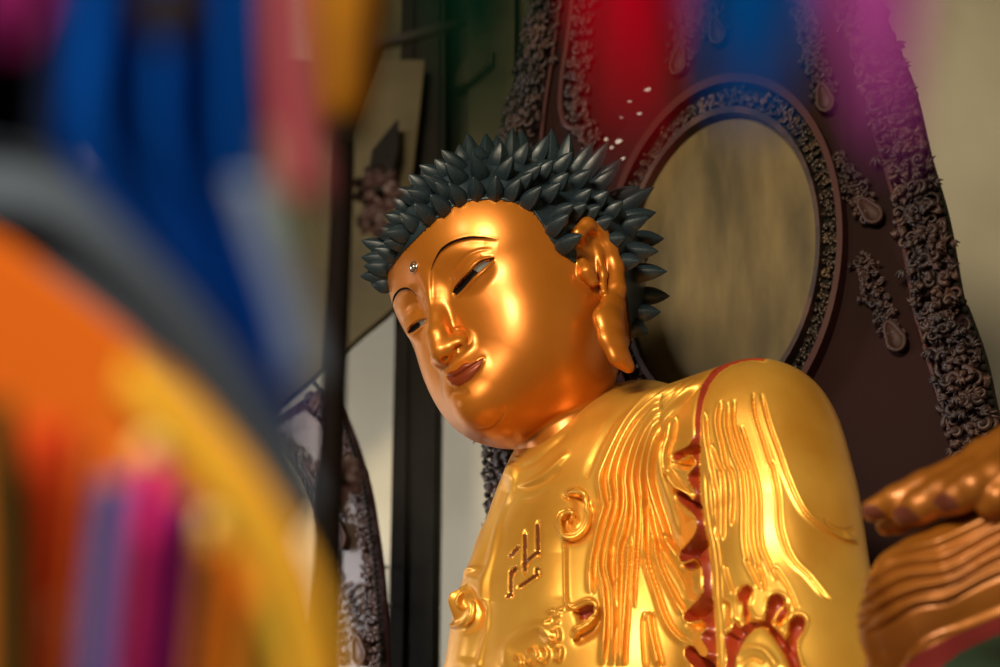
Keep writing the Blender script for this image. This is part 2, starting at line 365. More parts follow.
SLEEVE = [  # grooves of the pleats down the sleeve
    Z5(700, 350, 5.556, [(30, 340), (40, 480), (60, 600)]) + Z5(700, 440, 5.556, [(80, 220), (100, 330), (97, 560)]),
    Z5(700, 350, 5.556, [(65, 520), (105, 640)]) + Z5(700, 440, 5.556, [(125, 180), (135, 300), (132, 560)]),
    Z5(700, 350, 5.556, [(120, 280), (102, 400), (130, 540), (150, 640)]) + Z5(700, 440, 5.556, [(175, 180), (190, 300), (180, 480)]),
    Z5(700, 350, 5.556, [(160, 290), (155, 420), (190, 560), (225, 650)]) + Z5(700, 440, 5.556, [(237, 190), (250, 340), (250, 560), (275, 690)]),
    Z5(700, 350, 5.556, [(192, 275), (187, 400), (215, 510), (262, 640)]) + Z5(700, 440, 5.556, [(275, 170), (290, 300), (292, 540), (325, 680), (345, 740)]),
    Z5(700, 350, 5.556, [(230, 420), (265, 530), (298, 640)]) + Z5(700, 440, 5.556, [(315, 200), (335, 320), (342, 560), (385, 680), (430, 780)]),
    Z5(700, 350, 5.556, [(295, 235), (305, 350), (350, 500), (390, 630)]) + Z5(700, 440, 5.556, [(402, 140), (435, 300), (447, 470), (482, 600), (535, 690)]) + Z5(680, 547, 5, [(640, 140), (720, 235), (755, 262)]),
    Z5(700, 350, 5.556, [(340, 240), (380, 400), (430, 540), (468, 650)]) + Z5(700, 440, 5.556, [(472, 165), (532, 310), (592, 410), (680, 490), (760, 540), (830, 570), (890, 572)]),
    Z5(680, 547, 5, [(470, 100), (520, 170), (560, 250), (582, 312)]),
    Z5(680, 547, 5, [(385, 90), (415, 150), (425, 215)]),
    Z5(680, 547, 5, [(225, 90), (245, 160), (270, 235)]),
    Z5(680, 547, 5, [(330, 60), (365, 130), (400, 200)]),
]
def robe_relief():
    R = Relief(440, 350, 900, 680, 3)
    # the robe's two edges stand proud of the bare chest
    R.step(CHEST_L, 7, 3, 26, .03)
    R.ridge(COLLAR, -2.2, 2.0, .12, wr=4)
    R.step([(563, 536), (565, 560), (566, 600), (570, 608)], -4, 2.5, 14, .2)
    for C, h in ((CURL1, 7), (CURL2, 6), (CURL3, 6)):
        R.ridge(C, h, 2.2, .05)
    R.pit([(566, 495), (578, 492), (585, 500), (586, 514), (580, 528), (570, 533), (562, 530), (560, 520), (566, 512), (573, 512), (572, 500)], -7, 4)
    R.pit([(583, 502), (593, 508), (592, 524), (582, 540), (568, 542), (575, 537), (585, 527), (589, 514)], -5, 4)
    R.pit([(456, 592), (463, 590), (470, 598), (471, 614), (464, 623), (455, 622), (452, 612)], -5, 4)
    R.pit([(472, 590), (480, 600), (478, 622), (468, 632), (473, 618), (475, 604)], -4, 4)
    R.pit([(575, 609), (583, 606), (592, 605), (593, 612), (587, 619), (580, 622), (577, 615)], -8, 4)
    R.pit([(576, 634), (582, 629), (591, 623), (600, 612), (602, 620), (596, 632), (584, 640), (577, 642)], -6, 4)
    R.ridge([(510, 476), (498, 505), (488, 532), (481, 560), (474, 578)], -9, 8, .15); R.ridge([(482, 600), (479, 630), (470, 668)], -8, 8, .15)
    # folds round the throat
    R.ridge([(516, 486), (526, 484.5), (542, 477), (556, 465), (570, 452)], 2.4, 4, .15, wr=2)
    R.ridge([(518, 488), (530, 487), (546, 480), (560, 468)], -2.2, 2, .2)
    R.ridge([(518, 470), (532, 462), (550, 448), (568, 434)], -1.8, 2.5, .2)
    R.ridge([(521, 502), (534, 498), (548, 490)], -1.3, 2, .3)
    R.ridge([(518, 456), (519, 466)], 2, 3, .2)
    # pleats: a fine crest with a hollow beside it
    for F in FOLDS:
        R.ridge(F, 4.6, 1.5, .08, 8, 4.0)
        R.ridge([(x + 2.9, y + .3) for x, y in F], -4.6, 1.3, .08)
    for F in [[(646, 500), (647, 515), (646, 535), (644, 560)], [(615, 545), (613, 566), (615, 584)], [(645, 611), (644, 630), (646, 670)], [(566 + 87, 534), (680, 580), (686, 600)], [(666, 534), (676, 550), (680, 556)]]:
        R.ridge(F, -3.5, 2.2, .15)
    R.ridge([(672, 440), (671, 470), (680, 500), (692, 520)], 3.5, 7, .2)
    R.ridge([(664, 395), (660, 430), (663, 470), (672, 500), (682, 535)], -3.0, 2.5, .1)
    R.ridge([(690, 570), (697, 585), (692, 600)], 4, 8, .3)
    for F in SLEEVE:
        R.ridge(F, -4.4, 1.4, .06); R.ridge([(x - 2.8, y) for x, y in F], 1.5, 4.5, .06, 8, 1.8)
    R.ridge(Z5(700, 440, 5.556, [(690, 430), (720, 470), (800, 500), (870, 480)]), -1.8, 1.6, .2)
    R.ridge(Z5(700, 440, 5.556, [(800, 500), (830, 540), (870, 560)]), 1.5, 2, .2)
    # sunken red lining between hem and sleeve
    R.pit(RED_AREA, -8, 2.4)
    R.ridge(HEM, 3.6, 1.6, .02); R.ridge(BAND_R, 2.0, 1.6, .05)
    R.ridge([(x + 6, y) for x, y in BAND_R[9:]], -1.8, 1.3, .05); R.ridge([(x + 11, y) for x, y in BAND_R[9:]], -1.4, 1.2, .05)
    for P in POCKETS: R.pit(P, -12, 2.0)
    for P in CUFF_POCKETS: R.pit(P, -14, 2.4)
    for F in CUFF_RIMS: R.ridge(F, 2.6, 1.5, .03)
    # rounded fold of the cuff
    R.pit([(733, 680), (737, 658), (745, 640), (757, 630), (767, 630), (778, 641), (789, 658), (797, 680)], 8, 12)
    R.ridge([(739, 668), (746, 657), (758, 652), (770, 657), (780, 672)], 3, 3, .1); R.ridge([(744, 672), (750, 664), (758, 661), (768, 667)], -2.5, 2, .1)
    # incised chest emblem
    for A, B in EMBLEM: R.pit(bar(A, B, 2.0), -4.5, 1.2, 2)
    # raised ornament low on the chest
    R.ridge([(504, 668), (508, 650), (516, 640), (528, 632), (540, 628), (548, 634), (552, 648)], 5, 6, .2)
    for c in ((551, 612), (557, 616), (548, 621), (556, 624), (560, 610)): R.ridge([(c[0] - 2, c[1] + 1), (c[0] + 2, c[1] - 1)], 3, 1.8, .0)
    for C in ([(552, 632), (558, 630), (560, 638), (555, 642), (551, 638)], [(527, 652), (534, 648), (538, 656), (532, 664), (526, 660)], [(540, 650), (546, 648), (549, 656), (544, 663), (539, 659)], [(514, 660), (519, 656), (523, 664), (517, 670)], [(555, 648), (562, 650), (560, 660), (554, 658)]):
        R.ridge(C, 4, 1.8, .05)
    return R
def bar(A, B, w):
    A = np.array(A, float); B = np.array(B, float); d = B - A; d /= ln(d); n = np.array([-d[1], d[0]]) * w
    return [tuple(A + n), tuple(A - n), tuple(B - n), tuple(B + n)]
EMBLEM = [((538, 524), (538, 554)), ((525, 534), (525, 571)), ((510, 557), (518, 547.5)), ((523.5, 564), (537.5, 552)), ((511, 596), (511, 571)), ((511, 573), (516.5, 568)), ((506.5, 597), (512, 595)), ((519, 587), (537.5, 574.5)), ((537, 575), (537, 568))]
import bpy, bmesh
from mathutils import Vector, Matrix
random.seed(7); RNG = np.random.default_rng(7)
COL = bpy.context.scene.collection
EL = math.radians(25); S = 6.0 / FL
CAM = np.array([0, 0, 1.6]); FW = np.array([0, math.cos(EL), math.sin(EL)]); UP = np.array([0, -math.sin(EL), math.cos(EL)]); RT = np.array([1.0, 0, 0])
def W(P):
    """modelling space -> metres in the hall"""
    P = np.atleast_2d(np.asarray(P, float))
    return CAM + S * (P[:, :1] * RT + P[:, 1:2] * UP + (FL - P[:, 2:3]) * FW)
def at(u, v, d):
    """point of the hall on the line of sight u, v at d metres in front of the lens"""
    return CAM + d * (FW + (u - 500) / FL * RT + (333.5 - v) / FL * UP)
def at_y(u, v, y):
    d = FW + (u - 500) / FL * RT + (333.5 - v) / FL * UP
    return CAM + d * ((y - CAM[1]) / d[1])
def props(o, label=None, cat=None, group=None, kind=None):
    for k, v in (('label', label), ('category', cat), ('group', group), ('kind', kind)):
        if v: o[k] = v
    return o
def root_loc(o):
    while o.parent is not None: o = o.parent
    return np.array(o.location)
def empty(name, loc, label=None, cat=None, group=None, kind=None):
    o = bpy.data.objects.new(name, None); COL.objects.link(o); o.location = loc; o.empty_display_size = .1
    return props(o, label, cat, group, kind)
def mesh(name, V, F, mat, parent=None, smooth=True, base=None):
    """V in metres in the hall"""
    V = np.asarray(V, float); 
    if base is None: base = root_loc(parent) if parent is not None else (V.min(0) + V.max(0)) / 2 * [1, 1, 0] + [0, 0, V[:, 2].min()]
    V = V - base
    me = bpy.data.meshes.new(name)
    if isinstance(F, np.ndarray):
        n, k = F.shape
        me.vertices.add(len(V)); me.vertices.foreach_set('co', V.astype(f32).ravel())
        me.loops.add(n * k); me.loops.foreach_set('vertex_index', F.astype(np.int32).ravel())
        me.polygons.add(n); me.polygons.foreach_set('loop_start', np.arange(0, n * k, k, dtype=np.int32))
        me.update(calc_edges=True); me.validate()
    else:
        me.from_pydata([tuple(v) for v in V], [], F); me.update()
    if smooth: me.polygons.foreach_set('use_smooth', [True] * len(me.polygons))
    me.materials.append(mat)
    o = bpy.data.objects.new(name, me); COL.objects.link(o)
    if parent is not None: o.parent = parent
    else: o.location = base
    return o
def submesh(V, Q, m):
    """faces where m, with their own vertex list"""
    q = Q[m]; u, inv = np.unique(q, return_inverse=True)
    return V[u], inv.reshape(q.shape)
class MB:
    """collects shapes for one mesh"""
    def __init__(s): s.V = []; s.F = []; s.n = 0
    def add(s, V, F):
        s.V += [tuple(v) for v in V]; s.F += [tuple(i + s.n for i in f) for f in F]; s.n += len(V)
    def tube(s, P, r, k=6, cap=True, flat=1.0, nrm=None):
        P = np.asarray(P, float); n = len(P); r = np.broadcast_to(np.asarray(r, float), (n,))
        T = np.gradient(P, axis=0); T /= ln(T)[:, None] + 1e-12
        up = np.array(nrm if nrm is not None else ([0, 0, 1] if abs(T[0][2]) < .9 else [1, 0, 0]), float)
        V = []
        for i in range(n):
            x = np.cross(up, T[i]); l = ln(x)
            x = x / l if l > 1e-6 else np.array([1.0, 0, 0])
            y = np.cross(T[i], x)
            if nrm is None: up = y
            for j in range(k):
                a = 2 * math.pi * j / k; V.append(P[i] + r[i] * (math.cos(a) * x + flat * math.sin(a) * y))
        F = [(i * k + j, i * k + (j + 1) % k, (i + 1) * k + (j + 1) % k, (i + 1) * k + j) for i in range(n - 1) for j in range(k)]
        if cap: F += [tuple(range(k))[::-1], tuple((n - 1) * k + j for j in range(k))]
        s.add(V, F)
    def box(s, o, ax, ay, az):
        """box centred at o with half-extent vectors"""
        o = np.array(o, float); ax, ay, az = (np.array(t, float) for t in (ax, ay, az))
        V = [o + i * ax + j * ay + k * az for i in (-1, 1) for j in (-1, 1) for k in (-1, 1)]
        s.add(V, [(0, 1, 3, 2), (4, 6, 7, 5), (0, 4, 5, 1), (2, 3, 7, 6), (0, 2, 6, 4), (1, 5, 7, 3)])
    def blob(s, c, ax, ay, az, k=8, m=6):
        c = np.array(c, float); V = []
        for i in range(m + 1):
            th = math.pi * i / m
            for j in range(k):
                ph = 2 * math.pi * j / k
                V.append(c + math.cos(th) * np.array(az) + math.sin(th) * (math.cos(ph) * np.array(ax) + math.sin(ph) * np.array(ay)))
        s.add(V, [(i * k + j, i * k + (j + 1) % k, (i + 1) * k + (j + 1) % k, (i + 1) * k + j) for i in range(m) for j in range(k)])
    def prism(s, poly, d):
        """closed outline (3-D points) extruded by vector d"""
        n = len(poly); P = [np.array(p, float) for p in poly]; V = P + [p + np.array(d) for p in P]
        s.add(V, [tuple(range(n))[::-1], tuple(range(n, 2 * n))] + [(i, (i + 1) % n, n + (i + 1) % n, n + i) for i in range(n)])
    def lathe(s, o, ax, prof, k=24):
        """profile of (radius, height) turned about axis ax at o"""
        ax = np.array(ax, float); ax /= ln(ax); x = np.cross(ax, [0, 1, 0] if abs(ax[1]) < .8 else [1, 0, 0]); x /= ln(x); y = np.cross(ax, x)
        V = [np.array(o) + h * ax + r * (math.cos(2 * math.pi * j / k) * x + math.sin(2 * math.pi * j / k) * y) for r, h in prof for j in range(k)]
        n = len(prof)
        s.add(V, [(i * k + j, i * k + (j + 1) % k, (i + 1) * k + (j + 1) % k, (i + 1) * k + j) for i in range(n - 1) for j in range(k)] + [tuple(range(k))[::-1], tuple((n - 1) * k + j for j in range(k))])
    def build(s, name, mat, parent=None, smooth=True, base=None): return mesh(name, s.V, s.F, mat, parent, smooth, base)
# ---- materials ----
def mat(name, col, rough=.5, metal=0., coat=0., col2=None, scale=4., detail=6., bump=0., bscale=30., sheen=0., mix=(.35, .65), spec=.5, stretch=None):
    m = bpy.data.materials.new(name); m.use_nodes = True; t = m.node_tree; b = t.nodes['Principled BSDF']
    b.inputs['Base Color'].default_value = (*col, 1); b.inputs['Roughness'].default_value = rough; b.inputs['Metallic'].default_value = metal
    b.inputs['Coat Weight'].default_value = coat; b.inputs['Coat Roughness'].default_value = .2; b.inputs['Sheen Weight'].default_value = sheen; b.inputs['Specular IOR Level'].default_value = spec
    tc = t.nodes.new('ShaderNodeTexCoord')
    if col2:
        n = t.nodes.new('ShaderNodeTexNoise'); n.inputs['Scale'].default_value = scale; n.inputs['Detail'].default_value = detail
        r = t.nodes.new('ShaderNodeValToRGB'); r.color_ramp.elements[0].position, r.color_ramp.elements[1].position = mix
        r.color_ramp.elements[0].color = (*col, 1); r.color_ramp.elements[1].color = (*col2, 1)
        if stretch:
            mp = t.nodes.new('ShaderNodeMapping'); mp.inputs['Scale'].default_value = stretch; t.links.new(tc.outputs['Object'], mp.inputs['Vector']); t.links.new(mp.outputs['Vector'], n.inputs['Vector'])
        else: t.links.new(tc.outputs['Object'], n.inputs['Vector'])
        t.links.new(n.outputs['Fac'], r.inputs['Fac']); t.links.new(r.outputs['Color'], b.inputs['Base Color'])
    if bump:
        n = t.nodes.new('ShaderNodeTexNoise'); n.inputs['Scale'].default_value = bscale; n.inputs['Detail'].default_value = 5
        p = t.nodes.new('ShaderNodeBump'); p.inputs['Strength'].default_value = bump; p.inputs['Distance'].default_value = .01
        t.links.new(tc.outputs['Object'], n.inputs['Vector']); t.links.new(n.outputs['Fac'], p.inputs['Height']); t.links.new(p.outputs['Normal'], b.inputs['Normal'])
    return m
M = {}
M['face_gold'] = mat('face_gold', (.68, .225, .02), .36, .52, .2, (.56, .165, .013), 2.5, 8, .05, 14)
M['robe_gold'] = mat('robe_gold', (.96, .51, .08), .37, .56, .2, (.72, .28, .022), 3.0, 9, .06, 18, mix=(.42, .74))
M['red'] = mat('red_lacquer', (.42, .05, .012), .4, 0, .3, (.26, .025, .01), 6, 4, .1, 30)
M['lip'] = mat('lip_lacquer', (.25, .038, .007), .4, .3, .1)
M['black'] = mat('black_paint', (.005, .004, .0035), .7, 0, 0, spec=.1)
M['eye_white'] = mat('eye_enamel', (.15, .155, .14), .5, 0, 0, spec=.2)
M['hair'] = mat('hair_paint', (.009, .018, .026), .40, 0, .12, (.019, .033, .043), 14, 6, .15, 40)
M['silver'] = mat('silver', (.75, .72, .66), .2, 1.)
M['groove'] = mat('groove_shade', (.16, .045, .012), .45)  # shadow inside the incised emblem put into a darker colour
# ======== the seated gilded statue ========
STATUE_LABEL = 'large gilded seated Buddha with spiky dark hair, head bowed before the carved aureole'
statue = empty('buddha_statue', W([from_torso((0, 0, -620))[0]])[0], STATUE_LABEL, 'statue')
def fc(V, Q): return px(V[Q].mean(1))
def facing(V, Q):
    c = V[Q].mean(1); n = np.cross(V[Q[:, 2]] - V[Q[:, 0]], V[Q[:, 3]] - V[Q[:, 1]]); d = np.array([0, 0, FL]) - c
    return (n * d).sum(1) > 0
def main_island(Q, m):
    """the largest connected patch of the marked faces"""
    idx = np.where(m)[0]; q = Q[idx]; lab = {}
    par = {}
    def find(a):
        while par.setdefault(a, a) != a: par[a] = par[par[a]]; a = par[a]
        return a
    for r in q:
        for k in (1, 2, 3):
            a, b_ = find(int(r[0])), find(int(r[k]))
            if a != b_: par[a] = b_
    root = np.array([find(int(r[0])) for r in q]); u, n = np.unique(root, return_counts=True)
    out = np.zeros(len(Q), bool); out[idx[root == u[np.argmax(n)]]] = True; return out
def main_plus(Q, m, least=60):
    """drop stray specks from the marked faces"""
    out = np.zeros(len(Q), bool); rest = m.copy()
    for _ in range(12):
        if not rest.any(): break
        i = main_island(Q, rest)
        if i.sum() < least: break
        out |= i; rest &= ~i
    return out
# head
lo = from_head([[0, 0, 0]])[0] - 165; hi = from_head([[0, 0, 0]])[0] + 185; lo[1] -= 40
hv, hq = grid_mesh(head_sdf, lo, hi, .9)
hv = carve(hv, hq, face_relief(), .22, 3)
uv = fc(hv, hq); front = facing(hv, hq) & (uv[:, 0] < 520)
m_en, m_ef, m_lip = (main_island(hq, front & inpoly(uv, P)) for P in (EYE_N, EYE_F, LIPS))
eyes = m_en | m_ef
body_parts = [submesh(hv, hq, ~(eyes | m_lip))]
for me_, I_ in ((m_en, IRIS_N), (m_ef, IRIS_F)):
    wh = main_island(hq, me_ & ~inpoly(uv, I_)); mi = me_ & ~wh
    eye = mesh('eye', *[W(a) if i == 0 else a for i, a in enumerate(submesh(hv, hq, wh))], M['eye_white'], statue)
    mesh('iris', *[W(a) if i == 0 else a for i, a in enumerate(submesh(hv, hq, mi))], M['black'], eye)
v_, q_ = submesh(hv, hq, m_lip); mesh('lips', W(v_), q_, M['lip'], statue)
# torso and robe
tv, tq = grid_mesh(torso_sdf, TO + [-260, -290, -260], TO + [360, 245, 330], 1.0)
tv = carve(tv, tq, robe_relief(), .22, 8)
tv = smooth_attr(tv, tq, 1)
uv = fc(tv, tq); front = facing(tv, tq)
m_red = front & (inpoly(uv, RED_AREA))
for P in CUFF_POCKETS: m_red |= front & inpoly(uv, P)
for P in ([(578, 607), (586, 604), (594, 606), (594, 613), (587, 619), (580, 620)],): m_red |= front & inpoly(uv, P)
m_pk = np.zeros(len(tq), bool)
for P in POCKETS: m_red |= front & inpoly(uv, P)
m_red = main_plus(tq, m_red)
m_emb = np.zeros(len(tq), bool)
for A, B in EMBLEM: m_emb |= front & inpoly(uv, bar(A, B, 1.7))
m_ch = front & inpoly(uv, CHEST) & ~m_red & ~m_emb
v1, q1 = submesh(tv, tq, m_ch)
bv, bq = body_parts[0]
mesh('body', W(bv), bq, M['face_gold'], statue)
mesh('bare_chest', W(v1), q1, M['robe_gold'], statue)
v_, q_ = submesh(tv, tq, m_emb); mesh('chest_emblem', W(v_), q_, M['groove'], statue)
rest = m_red.copy()
while rest.any():
    i_ = main_island(tq, rest); v_, q_ = submesh(tv, tq, i_); mesh('red_lining', W(v_), q_, M['red'], statue); rest &= ~i_
v_, q_ = submesh(tv, tq, ~(m_ch | m_red | m_emb)); robe = mesh('robe', W(v_), q_, M['robe_gold'], statue)
# brows painted along their crests
def on_surface(V, Q, pts, lift=.4):
    """points of the carved surface under the given lines of sight"""
    N = normals(V, Q); u = px(V); d = np.array([0, 0, FL]) - V; f = (N * d).sum(1) > 0
    Vf = V[f]; Uf = u[f]; Nf = N[f]; out = []
    for p in pts:
        r = ln(Uf - np.array(p)); k = np.argsort(r)[:12]; k = k[np.argmax(Vf[k][:, 2])] if r[k[0]] > 3 else k[0]
        P = un(p[0], p[1], Vf[k][2]); out.append(P + Nf[k] * lift)
    return np.array(out)
for B in (BROW_N, BROW_F):
    C = crom(B, 5); P = on_surface(hv, hq, C, .1); P[:, 2] = np.convolve(np.pad(P[:, 2], 3, mode='edge'), np.ones(7) / 7, 'valid')
    t = np.linspace(0, 1, len(P)); r = 1.25 * np.clip(np.minimum(t, 1 - t) / .3, .15, 1)
    b = MB(); b.tube(W(P), r * S, 6); b.build('eyebrow', M['black'], statue)
for B in ([(406.5, 332), (410.8, 326), (417.3, 321), (425.5, 317.8)], [(453, 292.5), (455.6, 286.8), (461.2, 280.3), (470.2, 270.9), (480.8, 261.3), (494, 258)]):
    P = on_surface(hv, hq, crom(B, 5), .2); P[:, 2] = np.convolve(np.pad(P[:, 2], 3, mode='edge'), np.ones(7) / 7, 'valid')
    b = MB(); b.tube(W(P), .6 * S, 6); b.build('eyelid_line', M['black'], statue)
# rolled ends of the robe's edges
def roll(C, r0, r1, n=6):
    C = crom(C, n); P = on_surface(tv, tq, C, 1.5); z = P[:, 2]; P[:, 2] = np.convolve(np.pad(z, 4, mode='edge'), np.ones(9) / 9, 'valid') + 1.5
    t = np.linspace(0, 1, len(P)); r = (r0 + (r1 - r0) * t) * np.clip(np.minimum(t / .12, 1), .3, 1)
    b = MB(); b.tube(W(P), r * S, 8); b.build('rolled_edge', M['robe_gold'], statue)
roll(CURL1, 2.6, 1.9); roll(CURL2[6:], 2.4, 1.8); roll(CURL3[2:], 2.0, 2.4)
# jewel between the brows
p0 = on_surface(hv, hq, [(414.2, 267.2)], 0)[0]
nn = from_head([[0, 1.03, .5]])[0] - from_head([[0, .2, .35]])[0]; nn /= ln(nn)
a1 = np.cross(nn, [0, 1, 0]); a1 /= ln(a1); a2 = np.cross(nn, a1)
th = np.linspace(0, 2 * np.pi, 25)
b = MB(); b.tube(W(p0 + nn * .8 + 5.2 * (np.cos(th)[:, None] * a1 + np.sin(th)[:, None] * a2)), 1.0 * S, 6, False)
urna = b.build('forehead_jewel', M['silver'], statue)
b = MB(); b.blob(W(p0 + nn * .8)[0], (W(p0 + a1 * 3.2) - W(p0))[0], (W(p0 + a2 * 3.2) - W(p0))[0], (W(p0 + nn * 2.4) - W(p0))[0], 12, 8)
b.build('crystal', M['silver'], urna)
# scalp and rows of pointed hair buds
def scalp_sdf(p): return head_base(to_head(p)) * HS - 1.5
sv, sq = grid_mesh(scalp_sdf, HO - 170, HO + 170, 3.0)
c = sv[sq].mean(1); fr = facing(sv, sq); ok = np.zeros(len(sq), bool)
ok[fr] = inpoly(px(c[fr]), HAIR_AREA)
qh = to_head(c); qm = qh.copy(); qm[:, 0] *= -1; cm = from_head(qm)
back = ~fr; ok[back] = (inpoly(px(cm[back]), HAIR_AREA) & (qh[back, 1] > -.1) & (qh[back, 2] > .2)) | ((qh[back, 1] < -.1) & (qh[back, 2] > -.75 + .0 * qh[back, 1]))
v_, q_ = submesh(sv, sq, ok); scalp = mesh('scalp', W(v_), q_, M['hair'], statue)
HC_ = crom(HAIRLINE, 6); P_ = on_surface(hv, hq, HC_, .3); b = MB(); b.tube(W(P_), 1.7 * S, 6); b.build('hairline_edge', M['hair'], scalp)
BUDS = [(361, 277, 381, 275), (371, 284, 385, 285), (364.5, 266.6, 385, 268), (362, 258, 384, 259), (362, 241.5, 383, 248), (375, 249, 393, 255), (370, 228, 390, 233), (384, 243, 402, 242), (385, 215, 403, 221),
 (386, 233, 406, 234), (401, 214, 414, 226), (391, 198, 405, 208), (396, 189, 415, 198), (408, 191, 428, 197), (415, 205, 429, 217), (409, 175, 424, 188), (420, 166, 440, 176), (424, 176, 443, 188), (431, 196, 444, 209), (435, 160, 448, 172),
 (442, 151, 460, 167), (446, 164, 461, 179), (449.5, 184.5, 460, 199), (467.5, 134, 472, 154), (473, 154.5, 481, 175), (473.5, 178, 477, 194), (486, 134, 487, 155), (501, 143, 496, 163), (496, 177, 495, 194), (512.5, 157.5, 502, 175),
 (512.5, 129, 512, 149), (528, 143, 518, 161), (520, 180, 511, 194), (541, 188, 527, 202), (541, 166.5, 524, 179), (550, 161, 536, 172), (459, 145, 463, 155), (549, 136, 536, 155), (496, 136.5, 499, 148), (522, 131, 523, 146),
 (572, 153, 556, 170), (553, 161, 539, 175), (591, 171, 575, 182), (568, 174, 556, 185), (615, 170.5, 597, 186), (608, 143.5, 593, 162), (621, 160.5, 606, 172), (569.5, 134.5, 567, 152), (593, 143.5, 582, 157), (551.6, 130, 553, 152),
 (560, 184, 546, 197), (591, 190, 578, 202), (608, 192, 596, 203), (639, 187.5, 617, 198), (653, 188.5, 634, 198), (622.6, 202, 610, 213), (573, 205.5, 558, 215), (568, 216, 553, 229), (581, 236, 563, 246), (655, 213, 634, 215),
 (648, 218, 626, 226), (663, 239, 640, 239), (657, 252, 631, 251), (665.6, 272, 638, 273), (668.6, 296.7, 645, 296), (659.7, 312.6, 639, 314), (647.7, 333, 634, 328), (586, 205, 572, 214), (600, 207, 586, 216), (612, 219, 598, 226), (625, 238, 610, 241), (532, 174, 518, 186), (478, 146, 480, 158), (436, 183, 448, 194), (640, 262, 622, 262)]
def bud_mesh():
    """pointed bud, length 1 along z, with a keel up its outer side"""
    k, prof = 12, [(-.38, .20), (-.2, .27), (0, .315), (.2, .33), (.4, .30), (.6, .235), (.78, .15), (.92, .06), (1.0, .006)]
    V = []; F = []
    for h, r in prof:
        for j in range(k):
            a = 2 * math.pi * j / k; kk = .80 / (abs(math.cos(a)) ** 1.12 + abs(math.sin(a)) ** 1.12) ** (1 / 1.12) + .24 + .05 * max(0, math.cos(a)) ** 4
            V.append((r * kk * math.cos(a) + .02 * h * h, r * .92 * math.sin(a), h))
    n = len(prof); F = [(i * k + j, i * k + (j + 1) % k, (i + 1) * k + (j + 1) % k, (i + 1) * k + j) for i in range(n - 1) for j in range(k)] + [tuple(range(k))[::-1], tuple((n - 1) * k + j for j in range(k))]
    me = bpy.data.meshes.new('hair_bud'); me.from_pydata(V, [], F); me.update(); me.materials.append(M['hair'])
    me.polygons.foreach_set('use_smooth', [True] * len(F))
    for e in me.edges:
        a_, b_ = e.vertices
        if a_ % k == b_ % k and a_ % k in (0, k // 2, k // 4, 3 * k // 4): e.use_edge_sharp = True
    return me
BUD = bud_mesh(); RL = root_loc(statue)
def add_bud(B, T, keel, w=1.0):
    b3, t3 = W(B)[0], W(T)[0]; z = t3 - b3; L = ln(z); z /= L
    kx = (W(np.array(B) + keel) - W(B))[0]; x = kx - z * (kx @ z); x /= ln(x); y = np.cross(z, x)
    o = bpy.data.objects.new('hair_bud', BUD); COL.objects.link(o); o.parent = statue
    ww = 30 * S * w
    Mx = Matrix(((x[0] * ww, y[0] * ww, z[0] * L, b3[0] - RL[0]), (x[1] * ww, y[1] * ww, z[1] * L, b3[1] - RL[1]), (x[2] * ww, y[2] * ww, z[2] * L, b3[2] - RL[2]), (0, 0, 0, 1)))
    o.matrix_basis = Mx
SN = normals(sv, sq); SU = px(sv); SFc = (SN * (np.array([0, 0, FL]) - sv)).sum(1) > 0
used = []
for tu, tv_, bu, bv_ in BUDS:
    r = ln(SU - np.array([bu, bv_])) + np.where(SFc, 0, 1e4); k = int(np.argmin(r))
    n = SN[k]; B = un(bu, bv_, sv[k][2]) if r[k] < 3 else sv[k].copy()
    nab = math.hypot(n[0], n[1]); duv = math.hypot(tu - bu, tv_ - bv_)
    dc = np.clip(n[2] / max(nab, .25), -.6, 1.0) * duv * .75
    T = un(tu, tv_, B[2] + dc); T = B + (T - B) * 1.06
    add_bud(B - n * 2, T, TZ * 1.0 + n * .2, 1.0); used.append(B)
U0 = np.array(used)
for i in range(90):   # the rows on the far side of the head
    z = 1 - 2 * (i + .5) / 90; a = i * 2.39996; d = np.array([math.sqrt(1 - z * z) * math.cos(a), math.sqrt(1 - z * z) * math.sin(a), z])
    k = int(np.argmax((to_head(sv) - np.array([0, -.3, .4])) @ d)); q = to_head(sv[k][None])[0]
    if ln(U0 - sv[k]).min() < 24 or q[1] > .25 or q[2] < -.55 or (SFc[k]): continue
    if abs(q[0]) > .8 and -.75 < q[1] < .1 and q[2] < .55: continue
    if len(used) >= 99: break
    B = sv[k]; used.append(B); U0 = np.array(used); add_bud(B - SN[k] * 2, B + SN[k] * 24 + TZ * 4, TZ + .2 * SN[k])
# folded legs under the robe, out of the photograph
def lap_sdf(p):
    q = to_torso(p); m = q.copy(); m[:, 0] = np.abs(q[:, 0])
    d = ellip(q, (0, 90, -520), (330, 210, 100)); d = smin(d, capsule(m, (150, 20, -510), (330, 180, -540), 95, 75), 60)
    d = smin(d, ellip(q, (0, 0, -400), (190, 135, 200)), 60); d = smin(d, capsule(m, (245, 8, -290), (250, 130, -440), 85, 60), 30)
    return smax(d, -(q[:, 2] + 620), 10)
lv, lq = grid_mesh(lap_sdf, TO + [-520, -760, -420], TO + [560, -80, 640], 7.0)
mesh('robe_skirt', W(lv), lq, M['robe_gold'], statue)
